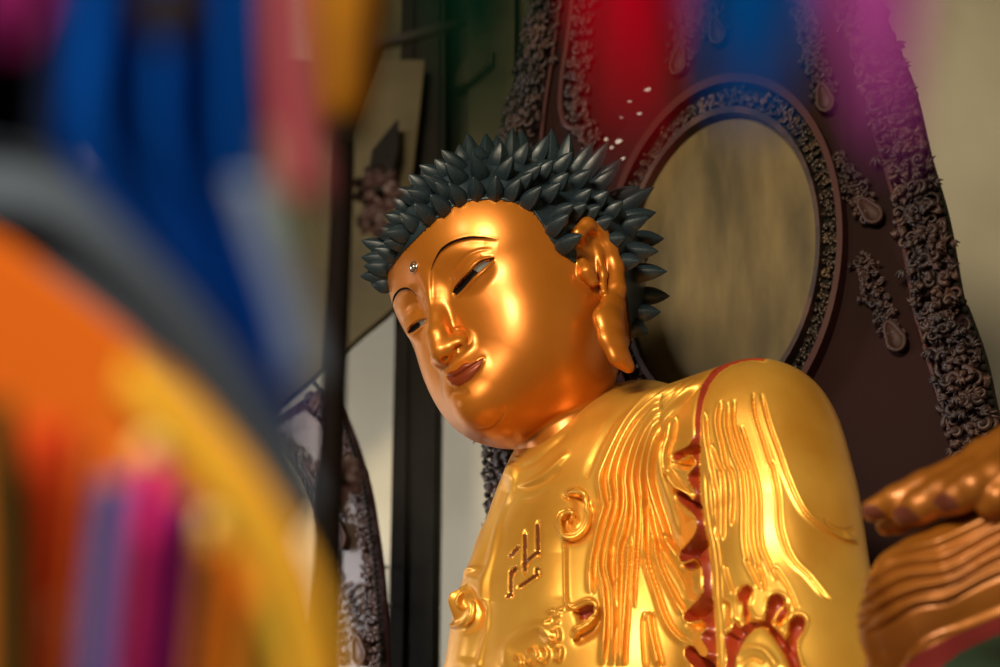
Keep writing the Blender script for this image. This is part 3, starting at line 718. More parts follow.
# ======== the hall ========
def scl(t): return tuple(((x / 255) / 12.92 if x / 255 <= .04045 else ((x / 255 + .055) / 1.055) ** 2.4) for x in t)
M['plaster'] = mat('plaster', (.54, .49, .37), .85, 0, 0, (.42, .37, .26), 1.2, 8, .25, 9)
M['timber'] = mat('dark_timber', (.006, .005, .0035), .7, 0, 0, (.011, .009, .006), 5, 6, .2, 25, spec=.15)
M['olive_timber'] = mat('olive_timber', (.075, .066, .032), .75, 0, 0, (.04, .037, .018), 3, 6, .2, 18, spec=.2)
M['tile'] = mat('floor_tile', (.16, .14, .12), .6, 0, 0, (.2, .18, .15), 2, 5)
M['stone'] = mat('altar_stone', (.2, .17, .14), .7, 0, 0, (.25, .22, .18), 2, 6, .2, 12)
M['carved'] = mat('carved_wood', (.022, .011, .011), .52, .1, .05, (.085, .036, .026), 9, 6, .1, 60, mix=(.45, .75), spec=.4)
M['carved_gold'] = mat('worn_gilt_carving', (.03, .016, .01), .38, .15, .2, (.14, .07, .025), 12, 6, .1, 60, mix=(.45, .7))
M['panel'] = mat('maroon_panel', (.021, .0065, .0058), .7, 0, 0, (.013, .0052, .0046), 2, 6, .05, 20, spec=.08)
M['rim'] = mat('red_moulding', (.045, .010, .008), .45, 0, .1, spec=.3)
M['disc'] = mat('tarnished_gilt_disc', (.21, .145, .058), .5, .3, 0, (.06, .043, .02), 2.2, 9, .2, 9, mix=(.36, .64), spec=.3, stretch=(2.2, 2.2, .55))
M['mauve'] = mat('mauve_panel', (.065, .038, .03), .5, 0, .1, (.042, .026, .02), 4, 6)
M['drop'] = mat('drop_lacquer', (.045, .02, .015), .6, 0, 0, spec=.25)
M['iron'] = mat('iron', (.02, .018, .016), .5, .6)
M['glint'] = mat('light_glint', (.75, .7, .68), .6)  # pale colour of the painted glints
base_z = float(min(W(lv)[:, 2]))
def slab(name, x0, x1, y0, y1, z0, z1, m, kind='structure'):
    b = MB(); b.box(((x0 + x1) / 2, (y0 + y1) / 2, (z0 + z1) / 2), ((x1 - x0) / 2, 0, 0), (0, (y1 - y0) / 2, 0), (0, 0, (z1 - z0) / 2))
    o = b.build(name, m, None, False); o['kind'] = kind; return o
YW = 8.3
slab('floor', -7, 7, -7, YW + .3, -.1, 0, M['tile'])
slab('wall_back', -7, 7, YW, YW + .2, 0, 8.2, M['plaster'])
slab('wall_right', 6.8, 7, -7, YW, 0, 8.2, M['plaster'])
slab('ceiling', -7, 7, -7, YW + .3, 8.2, 8.35, M['olive_timber'])
slab('altar_trim', -3.2, 3.6, 3.4, 7.6, 0, base_z, M['stone'])
# timber post and boarding on the back wall
def post(name, u0, u1, v, y, m, z1=8.2, dep=.2):
    a = at_y(u0, v, y)[0]; b_ = at_y(u1, v, y)[0]
    return slab(name, a, b_, y, y + dep, 0, z1, m)
b = MB()
xa, xb = at_y(391, 500, 7.7)[0], at_y(440.5, 500, 7.7)[0]
for x0, x1, y0 in ((xa, xb, 7.72), (xa + .02, xa + .05, 7.70), (xa + (xb - xa) * .42, xb - .02, 7.70)):
    b.box(((x0 + x1) / 2, (y0 + 7.9) / 2, 4.1), ((x1 - x0) / 2, 0, 0), (0, (7.9 - y0) / 2, 0), (0, 0, 4.1))
o = b.build('trim_1', M['timber'], None, False); o['kind'] = 'structure'
# upper boarding above the plaster
zb = at_y(450, 262, 8.0)[2]
b = MB()
for u0, u1, y0 in ((330, 400, 8.12), (400, 417, 8.0), (417, 452, 8.1), (452, 470, 8.04), (470, 513, 8.0), (513, 640, 8.1)):
    x0, x1 = at_y(u0, 80, y0)[0], at_y(u1, 80, y0)[0]
    b.box(((x0 + x1) / 2, (y0 + YW) / 2, (zb + 8.2) / 2), ((x1 - x0) / 2, 0, 0), (0, (YW - y0) / 2, 0), (0, 0, (8.2 - zb) / 2))
o = b.build('trim_2', M['olive_timber'], None, False); o['kind'] = 'structure'
b = MB(); q = [at_y(u, v, 7.95) for u, v in ((455, 86), (455, 74), (478, 48), (490, 46), (490, 62), (470, 82))]
b.prism(q, (0, .14, 0)); o = b.build('trim_3', M['olive_timber'], None, False); o['kind'] = 'structure'
# sloping board under the roof at the left
b = MB(); q = [at_y(u, v, 7.6) for u, v in ((180, 486), (388, 312), (398, 303), (425, 60), (180, 60))]
b.prism(q, (0, .05, 0)); 
M['board'] = mat('brown_board', (.10, .078, .04), .75, 0, 0, (.065, .05, .026), 3, 6, .15, 18, spec=.2)
o = b.build('trim_4', M['board'], None, False); o['kind'] = 'structure'
b = MB(); q = [at_y(u, v, 7.5) for u, v in ((372, 150), (398, 118), (398, 150), (388, 185), (366, 190))]; b.prism(q, (0, .1, 0))
o = b.build('trim_5', M['timber'], None, False); o['kind'] = 'structure'

# ---- carved work ----
def scroll(b, o, ex, ey, n, r, ang, flip, th, turns=1.6, k=5):
    """a tendril that curls up: centre o, plane ex, ey, standing off along n"""
    t = np.linspace(0, 1, 16); rr = r * (1 - .82 * t); a = ang + flip * turns * 2 * math.pi * t
    P = o + (rr * np.cos(a))[:, None] * ex + (rr * np.sin(a))[:, None] * ey + (th * (.4 + .8 * t))[:, None] * n
    b.tube(P, th * (1 - .45 * t), k)
    b.blob(P[-1], ex * th * 1.1, ey * th * 1.1, n * th * 1.2, 6, 4)
def leaf(b, o, d, n, L, w):
    s_ = np.cross(n, d); t = np.linspace(0, 1, 5)
    for j in (-1, 0, 1):
        P = o + (t * L * (1 - .15 * abs(j)))[:, None] * (d + .55 * j * s_)[None] + (np.sin(t * 3) * w * 1.0)[:, None] * n
        b.tube(P, w * np.array([.5, .8, .7, .45, .1]), 5)
class Aureole:
    """flat aureole standing on the altar: plane through o, yawed so that its own right side comes forward"""
    def __init__(s, o, yaw):
        s.o = o; s.h = np.array([math.cos(yaw), -math.sin(yaw), 0]); s.v = np.array([0, 0, 1.0]); s.n = np.array([-math.sin(yaw), -math.cos(yaw), 0])
    def at(s, u, v, k=0.):
        d = FW + (u - 500) / FL * RT + (333.5 - v) / FL * UP; o = s.o + k * s.n
        return CAM + d * (((o - CAM) @ s.n) / (d @ s.n))
    def xy(s, u, v): p = s.at(u, v) - s.o; return np.array([p @ s.h, p @ s.v])
    def P(s, x, y, k=0.): return s.o + x * s.h + y * s.v + k * s.n
    def slab(s, poly, k0, k1, name, m, par, smooth=False):
        b = MB(); b.prism([s.P(x, y, k0) for x, y in poly][::-1], s.n * (k1 - k0)); return b.build(name, m, par, smooth)
    def strip(s, inner, outer, k0, k1, name, m, par, closed=False):
        """band between two outlines with the same number of points"""
        b = MB(); n = len(inner); V = [s.P(*p, k1) for p in inner] + [s.P(*p, k1) for p in outer] + [s.P(*p, k0) for p in inner] + [s.P(*p, k0) for p in outer]
        F = []
        for i in range(n if closed else n - 1):
            j = (i + 1) % n; F += [(i, j, n + j, n + i), (2 * n + i, i, n + i, 3 * n + i) if 0 else (2 * n + i, 2 * n + j, j, i), (n + i, n + j, 3 * n + j, 3 * n + i)]
        b.add(V, F); return b.build(name, m, par, False)
    def scrollwork(s, line, width, step, th, b, k=.02, seed=1, leaves=True):
        """tendrils and leaves along a centre line (plane coordinates)"""
        R = random.Random(seed); P = np.array(line); L = np.r_[0, np.cumsum(ln(P[1:] - P[:-1]))]; d = 0
        i = 0
        while d < L[-1]:
            c = np.array([np.interp(d, L, P[:, 0]), np.interp(d, L, P[:, 1])]); c2 = np.array([np.interp(d + .01, L, P[:, 0]), np.interp(d + .01, L, P[:, 1])])
            t = c2 - c; t = t / (ln(t) + 1e-9) if ln(t) > 1e-6 else np.array([0, 1.0]); nn = np.array([-t[1], t[0]])
            for side in (-1, 0, 1):
                off = side * width * R.uniform(.22, .34) + width * R.uniform(-.06, .06); q = c + nn * off
                scroll(b, s.P(q[0], q[1], k), s.h, s.v, s.n, width * R.uniform(.12, .23), R.uniform(0, 6.28), R.choice((-1, 1)), th * R.uniform(.6, 1.0), R.uniform(.6, 1.3))
                for rep in range(2 if leaves else 0):
                    q = c + nn * side * width * R.uniform(.05, .46) + nn * width * R.uniform(-.1, .1) + t * step * R.uniform(-.5, .5); a = R.uniform(0, 6.28)
                    dd = math.cos(a) * s.h + math.sin(a) * s.v; leaf(b, s.P(q[0], q[1], k + th * R.uniform(0, 1.5)), dd, s.n, width * R.uniform(.15, .28), th * .8)
                    if R.random() < .2: b.blob(s.P(q[0], q[1], k + th), dd * width * .11, np.cross(s.n, dd) * width * .05, s.n * th * 1.5, 7, 5)
            d += step; i += 1
    def beads(s, line, r, step, b, k=.02):
        P = np.array(line); L = np.r_[0, np.cumsum(ln(P[1:] - P[:-1]))]
        for d in np.arange(0, L[-1], step):
            x, y = np.interp(d, L, P[:, 0]), np.interp(d, L, P[:, 1]); b.blob(s.P(x, y, k), s.h * r, s.v * r, s.n * r, 6, 4)
A = Aureole(at(728, 266, 6.75), math.radians(30))
aur = empty('carved_aureole', A.o * [1, 1, 0] + [0, 0, base_z], 'tall dark carved wooden aureole with a tarnished oval disc behind the seated Buddha', 'aureole')
def axy(L, n=8): return [A.xy(*p) for p in crom(L, n)]
OUT_R = axy([(868, -60), (876, 0), (907, 76), (925, 148), (943, 211), (957, 288), (963, 302), (980, 350), (990, 395), (997, 429), (1012, 500), (1020, 560), (1034, 720), (1040, 900), (1042, 1010)])
IN_R = axy([(835, -60), (842, 0), (862, 76), (879, 140), (894, 195), (907, 258), (918, 319), (932, 367), (945.5, 415), (957.6, 452), (970, 505), (978, 560), (990, 720), (996, 900), (998, 1010)])
OUT_L = axy([(542, -60), (533, 0), (521, 45), (515, 84), (503, 120), (497, 200), (490, 300), (486, 400), (485, 450), (488, 500), (490, 540), (492, 590), (494, 720), (495, 900), (496, 1160)])
IN_L = axy([(572, -60), (562, 0), (556, 45), (550, 84), (545, 120), (538, 200), (532, 300), (527, 400), (526, 450), (527, 500), (529, 540), (531, 590), (533, 720), (534, 900), (535, 1160)])
def ell_px(k): 
    t = np.linspace(0, 2 * np.pi, 64, endpoint=False); Sx = np.array([[95.0 ** 2, -.212 * 95 ** 2], [-.212 * 95 ** 2, 146.6 ** 2]]); Lc = np.linalg.cholesky(Sx)
    return [A.xy(*p) for p in (np.array([727.5, 266]) + k * (np.stack([np.cos(t), np.sin(t)], -1) @ Lc.T))]
E0, E1, E1b, E2a, E2, E3 = (ell_px(k) for k in (1.0, 1.03, 1.045, 1.215, 1.235, 1.275))
A.slab(OUT_R + OUT_L[::-1], -.06, -.03, 'backboard', M['panel'], aur)
A.slab(IN_R + IN_L[::-1], -.03, .0, 'panel', M['panel'], aur)
A.slab(E0, .0, .012, 'disc', M['disc'], aur)
A.strip(E0, E1b, 0, .05, 'inner_moulding', M['carved'], aur, True)
A.strip(E2a, E3, 0, .045, 'outer_moulding', M['rim'], aur, True)
A.strip(E1b, E2a, 0, .008, 'ring_ground', M['timber'], aur, True)
b = MB(); mid = [(np.array(p) + np.array(q)) / 2 for p, q in zip(E1b, E2a)]
A.scrollwork(mid + mid[:1], .058, .034, .0048, b, .018, 3); b.build('fretwork_ring', M['carved_gold'], aur)
for nm, O_, I_, sd in (('right', OUT_R, IN_R, 5), ('left', OUT_L, IN_L, 6)):
    b = MB(); c = [(np.array(p) + np.array(q)) / 2 for p, q in zip(O_, I_)]; w = ln(np.array(O_[20]) - np.array(I_[20]))
    A.scrollwork(c, w * 1.05, .05, .0095, b, .012, sd); A.scrollwork(c, w * .8, .075, .010, b, .035, sd + 10)
    bo = b.build('carved_border', M['carved'], aur)
    b = MB(); A.beads(O_, .012, .026, b, .0); b.build('beaded_edge', M['timber'], bo)
    b = MB(); b.tube([A.P(*p, .01) for p in I_], .008, 6); b.build('border_moulding', M['rim'], bo)
# inner carved band and moulding beside the left border
b = MB(); c = axy([(592, -60), (588, 0), (585, 45), (580, 90), (583, 120), (600, 150)]); A.scrollwork(c, .085, .05, .009, b, .012, 21); b.build('carved_band', M['carved'], aur)
b = MB(); b.tube([A.P(*p, .012) for p in axy([(580, -60), (575, 0), (570, 40), (564, 80), (563, 110), (570, 128), (585, 130)])], .012, 6); b.build('band_moulding', M['rim'], aur)
def pendant(L, w, seed, name='flame_pendant', drop=None, root=None):
    root = root or aur; b = MB(); c = axy(L); A.scrollwork(c, w, .028, .0058, b, .016, seed)
    par = b.build(name, M['carved'], root)
    d = MB(); p = np.array(drop or L[-1], float); q = A.xy(*p); t = np.linspace(0, 2 * np.pi, 18, endpoint=False)
    dd = np.array(A.xy(*L[-1])) - np.array(A.xy(*L[-2])); dd /= ln(dd); s_ = np.array([-dd[1], dd[0]])
    out = [q + .035 * math.cos(a) * dd * (1.1 if math.cos(a) > 0 else 1.6) + .026 * math.sin(a) * s_ * (1 if math.cos(a) > 0 else .8) for a in t]
    d.prism([A.P(*x, 0) for x in out][::-1], A.n * .03); d.tube([A.P(*x, .03) for x in out + out[:1]], .006, 5, False); d.build('drop', M['drop'], par)
pendant([(800, -30), (803, 0), (812, 40), (824, 85), (829, 104)], .085, 31)
pendant([(838, 160), (848, 178), (860, 200), (875, 216)], .08, 32)
pendant([(866, 262), (874, 290), (888, 320), (899, 342)], .075, 33)
pendant([(688, -40), (690, 0), (686, 40), (682, 66)], .10, 34)
pendant([(705, -40), (712, 0), (718, 20), (722, 36)], .09, 35)
for i, (u, v, r) in enumerate(((619, 142, 3.2), (607, 140, 2.2), (612, 148, 1.8), (624, 159, 2.0), (640, 114, 2.6), (648, 90, 2.6), (630, 102, 1.6), (622, 118, 1.3))):  # pale flakes standing in for bright glints of light on the panel
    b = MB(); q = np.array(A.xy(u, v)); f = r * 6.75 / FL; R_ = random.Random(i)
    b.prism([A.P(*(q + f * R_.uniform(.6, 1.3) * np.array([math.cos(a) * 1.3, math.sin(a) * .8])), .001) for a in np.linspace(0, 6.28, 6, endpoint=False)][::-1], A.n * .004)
    o = b.build('light_glint', M['glint'], aur, False)
# ---- neighbour's aureole at the far left ----
A2 = Aureole(at(360, 560, 7.3), math.radians(38)); A1 = A; A = A2
aur2 = empty('carved_aureole', A.o * [1, 1, 0] + [0, 0, base_z], 'smaller carved aureole edge with mauve panel at lower left before the black post', 'aureole')
O2 = axy([(318, 385), (338, 406), (351, 435), (360, 462), (368, 492), (373, 522), (378, 558), (381.5, 595), (384, 632), (385.5, 667), (387, 720), (388, 860), (388, 1020)])
I2 = axy([(305, 410), (322, 425), (336, 448), (345, 472), (353, 500), (358, 526), (363, 560), (366.5, 596), (369, 632), (370.5, 667), (372, 720), (373, 860), (373, 1020)])
C2 = axy([(270, 430), (290, 440), (308, 458), (320, 480), (328, 505), (334, 535), (339, 565), (342.5, 600), (345, 634), (346.5, 667), (348, 720), (349, 860), (349, 1020)])
D2 = axy([(262, 440), (280, 452), (296, 470), (307, 492), (316, 516), (322, 542), (327, 570), (330.5, 602), (333, 634), (334.5, 667), (336, 720), (337, 860), (337, 1020)])
def low(L): return [(x, y) for x, y in L]
back = [A.xy(200, 1020), A.xy(200, 465)]
A.slab(O2 + [tuple(back[0]), tuple(back[1])], -.028, -.015, 'backboard', M['panel'], aur2)
A.slab(I2 + [tuple(back[0]), tuple(back[1])], -.015, .0, 'panel', M['mauve'], aur2)
A.slab(D2 + [tuple(back[0]), tuple(back[1])], .0, .012, 'disc', M['disc'], aur2)
b = MB(); A.scrollwork([(np.array(p) + np.array(q)) / 2 for p, q in zip(O2, I2)], .055, .03, .006, b, .012, 41); bo = b.build('carved_border', M['carved'], aur2)
b = MB(); A.beads(O2, .009, .02, b); b.build('beaded_edge', M['timber'], bo)
b = MB(); A.scrollwork([(np.array(p) + np.array(q)) / 2 for p, q in zip(C2, D2)], .05, .03, .005, b, .012, 42); b.build('fretwork_ring', M['carved'], aur2)
for i, L in enumerate(([(318, 470), (326, 490), (338, 510), (345, 540)], [(350, 590), (356, 610), (361, 632), (365, 655)])):
    pendant(L, .06, 43 + i, root=aur2)
A = A1
# chain between that aureole and the post
def chain_links(P0, P1, n, sag, label):
    n = max(4, int(ln(P1 - P0) / .014))
    root = empty('iron_chain', P1, label, 'chain'); t = np.linspace(0, 1, n + 1)
    C = P0 + (P1 - P0) * t[:, None] + np.array([0, 0, -1]) * (sag * 4 * t * (1 - t))[:, None]
    for i in range(n):
        c = (C[i] + C[i + 1]) / 2; d = C[i + 1] - C[i]; L = ln(d); d /= L; s_ = np.cross(d, [0, 1, 0] if i % 2 else [0, 0, 1]); s_ /= ln(s_)
        a = np.linspace(0, 2 * np.pi, 15); b = MB(); b.tube(c + (.68 * L * np.cos(a))[:, None] * d + (.36 * L * np.sin(a))[:, None] * s_, .11 * L, 5, False); b.build('link', M['iron'], root)
chain_links(at_y(374, 562, 7.66), at_y(391.5, 566, 7.72), 9, .01, 'short iron chain hooked on the black post beside the left aureole, the upper one')
chain_links(at_y(376, 602, 7.66), at_y(391.5, 604, 7.72), 8, .01, 'short iron chain hooked on the black post beside the left aureole, the lower one')
# ======== neighbouring gilded figure at the lower right: hand over a draped sleeve ========
KC = 620.0
def nb(u, v, dc=0.): return un(u, v, KC + dc)
def chain_px(p, L, r, k): return chain(p, [nb(*a) for a in L], r, k)
SL_TOP = [(858, 640), (856, 600), (862, 575), (880, 552), (905, 537), (945, 522), (1000, 498), (1060, 480), (1130, 470)]
def sleeve_sdf(p):
    # forearm sleeve: a broad soft roll whose top edge climbs to the right
    d = chain(p, [nb(884, 615, -10), nb(912, 592, 5), (nb(955, 578, 15)), nb(1020, 560, 20), nb(1120, 540, 20)], [17, 30, 38, 44, 50], 20)
    d = smin(d, chain(p, [nb(880, 640, 0), nb(925, 632, 12), nb(1010, 606, 25), nb(1120, 590, 25)], [14, 32, 38, 40], 20), 16)
    d = smin(d, chain(p, [nb(885, 690, -5), nb(950, 690, 10), nb(1100, 690, 15)], [20, 34, 44], 20), 20)
    return d
def nb_hand_sdf(p):
    H = [([(1004, 466), (962, 476, 8), (926, 489, 10), (897, 501, 6), (873, 510, 0)], [20, 16, 14, 12, 8.5]),
         ([(1008, 468, 14), (972, 482, 24), (944, 494, 28), (920, 507, 24), (906, 514, 18)], [20, 16, 14.5, 12.5, 9.5]),
         ([(1020, 466, 26), (996, 478, 40), (974, 488, 44), (956, 498, 40), (947, 504, 34)], [19, 15.5, 14, 12, 9]),
         ([(995, 478, -18), (952, 495, -20), (922, 509, -20), (900, 519, -22), (887, 525, -24)], [18, 14, 12.5, 11, 8]),
         ([(1034, 474, 36), (1014, 487, 50), (998, 498, 52), (988, 506, 50)], [17, 13, 11.5, 9])]
    d = None
    for L, r in H:
        e = chain_px(p, L, r, 3); d = e if d is None else smin(d, e, 2.6)
    palm = chain_px(p, [(992, 466, 4), (1030, 456, 8), (1075, 448, 10)], [23, 28, 28], 10)
    palm = smin(palm, chain_px(p, [(1000, 474, 22), (1050, 464, 22)], [14, 20], 8), 10)
    d = smin(d, palm, 7)
    return smin(d, chain_px(p, [(1075, 446, 10), (1150, 440, 6), (1230, 450, 0)], [24, 26, 34], 10), 14)
def nb_relief():
    R = Relief(830, 460, 1060, 720, 2)
    for k, L in enumerate([[(862, 592), (878, 574), (905, 562), (945, 556), (1000, 528), (1060, 510)], [(860, 604), (880, 588), (908, 575), (950, 568), (1000, 541), (1060, 522)],
              [(859, 618), (884, 601), (915, 588), (952, 579), (1000, 554), (1060, 536)], [(862, 632), (890, 616), (915, 602), (945, 597), (968, 585), (1000, 570), (1060, 552)], [(876, 562), (900, 551), (940, 541), (1000, 514), (1060, 496)]]):
        R.ridge(L, 3.2, 3.0, .1, 8, 5); R.ridge([(x + 2, y + 5) for x, y in L], -3.0, 2.4, .1)
    for y in (568, 578, 588, 598, 608, 618, 628): R.ridge([(852, y + 4), (862, y - 4), (872, y - 12)], 2.4, 2.0, .1)
    R.step([(1060, 590), (1000, 614), (960, 630), (920, 650), (900, 668), (890, 700)], -4, 2, 20, .02)
    R.ridge([(1060, 588), (1000, 612), (960, 628), (930, 640), (905, 660)], 3, 3, .05)
    return R
nbx = W([nb(1100, 690)])[0]
figure = empty('gilded_statue', [nbx[0], nbx[1] + .2, base_z], 'blurred gilded figure at lower right, its hand held palm down over a folded golden sleeve', 'statue')
nlo, nhi = nb(840, 720, -130), nb(1180, 440, 130)
L0 = [min(nlo[i], nhi[i]) - 20 for i in range(3)]; H0 = [max(nlo[i], nhi[i]) + 20 for i in range(3)]
M['figure_gold'] = mat('figure_gold', (.38, .125, .011), .42, .45, .2, (.26, .075, .007), 4, 7, .05, 14)
gv, gq = grid_mesh(nb_hand_sdf, L0, H0, 1.5); huv = fc(gv, gq); hfr = facing(gv, gq)
M['tip_red'] = mat('fingertip_red', (.15, .035, .02), .4, .2, .2)  # red-brown colour for the outlined fingertip patches
tips = [[(860, 512), (866, 504), (876, 506), (884, 512), (888, 520), (872, 521)], [(892, 514), (897, 506), (906, 506), (914, 512), (922, 521), (900, 527)], [(932, 502), (937, 494), (946, 493), (954, 498), (960, 508), (944, 512)]]
rest = np.ones(len(gq), bool)
for T_ in tips:
    m_ = main_island(gq, hfr & inpoly(huv, T_)); v_, q_ = submesh(gv, gq, m_); mesh('fingertip', W(v_), q_, M['tip_red'], figure); rest &= ~m_
v_, q_ = submesh(gv, gq, rest); mesh('hand', W(v_), q_, M['figure_gold'], figure)
gv, gq = grid_mesh(sleeve_sdf, L0, H0, 1.6); gv = carve(gv, gq, nb_relief(), .2, 4)
guv = fc(gv, gq); gfr = facing(gv, gq)
HEM_A = [(1200, 530), (1060, 592), (1000, 616), (960, 632), (920, 652), (903, 668), (890, 700), (890, 760), (1200, 760)]
HEM_B = [(1200, 570), (1060, 618), (1000, 634), (960, 652), (935, 672), (930, 700), (930, 760), (1200, 760)]
hem = inpoly(guv, HEM_A) & gfr; trim = inpoly(guv, HEM_B) & gfr
M['hem_red'] = mat('hem_red', (.22, .018, .02), .35, 0, .5); M['hem_green'] = mat('hem_green', (.03, .06, .035), .3, 0, .5)
v_, q_ = submesh(gv, gq, ~hem); mesh('sleeve', W(v_), q_, M['figure_gold'], figure)
v_, q_ = submesh(gv, gq, hem & ~trim); mesh('red_hem', W(v_), q_, M['hem_red'], figure)
v_, q_ = submesh(gv, gq, trim); mesh('green_trim', W(v_), q_, M['hem_green'], figure)
def nb_robe_sdf(p):
    q = ((W(p) - np.array([nbx[0] + .18, nbx[1] + .25, 0])) / S).astype(f32); z0, z1 = base_z / S, nbx[2] / S
    d = chain(q, [(0, 0, z0 + 60), (0, 0, z1 - 30)], [130, 75]); return smax(d, z0 - q[:, 2], 4)
rlo = np.array([nb(1000, 1150, -300), nb(1500, 560, 300)]); gv, gq = grid_mesh(nb_robe_sdf, rlo.min(0) - 60, rlo.max(0) + 60, 7.0)
mesh('robe_skirt', W(gv), gq, M['figure_gold'], figure)

# ======== silk hangings close to the lens ========
def silk(name, c, c2=None): 
    M[name] = mat(name, scl(c), .8, 0, 0, scl(c2) if c2 else None, 3, 3, .0, spec=.05); return M[name]
def hanging(name, left, right, d, m, pleats=3, amp=.012, label=None, cat='banner', group=None, n=10, k=40, thick=.002, wave=.0):
    """silk panel hung between a left and a right edge line, folded into pleats and given its thickness"""
    Lc, Rc = np.array(crom(left, n)), np.array(crom(right, n)); mrow = min(len(Lc), len(Rc))
    t = np.linspace(0, 1, mrow); Lc = np.stack([np.interp(t, np.linspace(0, 1, len(Lc)), Lc[:, i]) for i in (0, 1)], -1); Rc = np.stack([np.interp(t, np.linspace(0, 1, len(Rc)), Rc[:, i]) for i in (0, 1)], -1)
    V = []; F = []
    for side in (0, 1):
        for i in range(mrow):
            for j in range(k):
                s_ = j / (k - 1); u, v = Lc[i] * (1 - s_) + Rc[i] * s_
                dd = d + amp * math.sin(2 * math.pi * pleats * s_ + .7 * math.sin(3 * t[i])) + wave * math.sin(4 * t[i] + 2 * s_) + side * thick
                V.append(at(u, v, dd))
    N = mrow * k; g = lambda sd, i, j: sd * N + i * k + j
    for i in range(mrow - 1):
        for j in range(k - 1):
            F.append((g(0, i, j), g(0, i + 1, j), g(0, i + 1, j + 1), g(0, i, j + 1))); F.append((g(1, i, j), g(1, i, j + 1), g(1, i + 1, j + 1), g(1, i + 1, j)))
    for i in range(mrow - 1):
        F.append((g(0, i, 0), g(1, i, 0), g(1, i + 1, 0), g(0, i + 1, 0))); F.append((g(0, i, k - 1), g(0, i + 1, k - 1), g(1, i + 1, k - 1), g(1, i, k - 1)))
    for j in range(k - 1):
        F.append((g(0, 0, j), g(0, 0, j + 1), g(1, 0, j + 1), g(1, 0, j))); F.append((g(0, mrow - 1, j), g(1, mrow - 1, j), g(1, mrow - 1, j + 1), g(0, mrow - 1, j + 1)))
    return props(mesh(name, V, F, m, None), label, cat, group)
def rib(pts, w, d, m, label, name='hanging_ribbon', group=None, pl=1, amp=.004):
    P = np.array(pts, float); return hanging(name, [(x - w / 2, y) for x, y in P], [(x + w / 2, y) for x, y in P], d, m, pl, amp, label, 'ribbon', group, 6, 8, .0015)
def hash_i(t): return sum(map(ord, t))
GB = 'silk ribbons under the orange valance'
hanging('hanging_banner', [(60, -260), (56, 0), (56, 130), (110, 212), (195, 306), (284, 425)], [(262, -260), (262, 0), (264, 140), (272, 240), (288, 330), (306, 430)], 1.45, silk('blue_silk', (0, 76, 178), (0, 52, 132)), 3, .02, 'large blue pleated silk banner, blurred, hanging at upper left')
hanging('hanging_banner', [(-160, -260), (-150, 0), (-150, 150), (-120, 330)], [(95, -260), (90, 0), (75, 150), (60, 330)], 2.1, silk('navy_silk', (14, 20, 34)), 3, .03, 'dark navy cloth behind the blue banner at the left edge')
hanging('hanging_banner', [(-70, 130), (40, 150), (120, 205), (205, 296), (270, 385), (325, 500)], [(-70, 320), (30, 330), (90, 370), (150, 420), (205, 480), (275, 570)], 1.76, silk('grey_silk', (76, 86, 102)), 2, .01, 'grey silk band running between the blue banner and orange valance')
hanging('silk_valance', [(-80, 215), (0, 238), (65, 285), (135, 340), (200, 405), (262, 480), (310, 565), (345, 680)], [(-80, 700), (0, 720), (60, 740), (115, 750), (160, 760), (200, 770), (240, 780), (270, 790)], 1.7, silk('orange_silk', (232, 118, 34), (222, 104, 30)), 2, .0, 'orange silk valance sweeping down across the lower left', 'valance')
hanging('silk_valance', [(130, 345), (170, 372), (215, 420), (262, 480), (310, 562), (338, 660), (345, 740)], [(120, 400), (160, 440), (205, 500), (245, 560), (272, 630), (290, 700), (300, 750)], 1.46, silk('gold_silk', (255, 206, 72), (250, 184, 56)), 1, .01, 'golden yellow silk edging on the lower end of the orange valance', 'valance')
for i_, (pts, w, c, lab) in enumerate((([(-8, 400), (4, 520), (6, 720)], 40, (44, 54, 22), 'dark green ribbon at the left edge under the orange valance'),
                       ([(52, 420), (46, 560), (34, 720)], 56, (196, 62, 26), 'broad orange-red ribbon beside the dark green one'),
                       ([(62, 440), (56, 540), (44, 640)], 30, (186, 22, 30), 'narrow crimson ribbon lying on the broad orange-red one'),
                       ([(92, 440), (84, 560), (74, 720)], 22, (208, 104, 44), 'orange ribbon between the crimson and slate blue ribbons'),
                       ([(118, 480), (108, 570), (94, 720)], 36, (70, 90, 160), 'slate blue ribbon between the orange and magenta ribbons'),
                       ([(154, 460), (146, 570), (130, 720)], 38, (214, 44, 128), 'magenta pink ribbon right of the slate blue one'),
                       ([(184, 500), (180, 590), (166, 720)], 34, (112, 30, 128), 'purple ribbon right of the magenta one'),
                       ([(214, 540), (212, 620), (204, 720)], 30, (214, 136, 36), 'amber ribbon right of the purple one'),
                       ([(262, 600), (258, 660), (252, 740)], 40, (96, 84, 24), 'olive green ribbon under the lower tip of the valance'),
                       ([(50, 606), (48, 660), (42, 740)], 24, (222, 178, 124), 'cream ribbon end at the bottom before the crimson one'))):
    rib(pts, w, 1.50 + .022 * (i_ % 4), silk('silk_' + lab.split()[0] + lab.split()[1], c), lab)
for (u, v, r, lab) in ((152, 455, 20, 'pale yellow pompom on the valance above the magenta ribbon'), (212, 530, 17, 'pale yellow pompom lower down the valance above the amber ribbon')):
    b = MB(); f = 1.58 / FL; c = at(u, v, 1.58); R_ = random.Random(u)
    b.blob(c, RT * r * f, FW * r * f, UP * r * f * 1.15, 16, 10)
    for i in range(60):
        z = 1 - 2 * (i + .5) / 60; a = i * 2.4; dv = np.array([math.sqrt(1 - z * z) * math.cos(a), math.sqrt(1 - z * z) * math.sin(a), z]); b.tube([c + dv * r * f * .8, c + dv * r * f * 1.22], [.0016, .0004], 4)
    props(b.build('hanging_pompom', M.get('pompom') or silk('pompom', (240, 208, 120))), lab, 'pompom')
b = MB(); kf = 1.25 / FL; c = at(168, 10, 1.25)
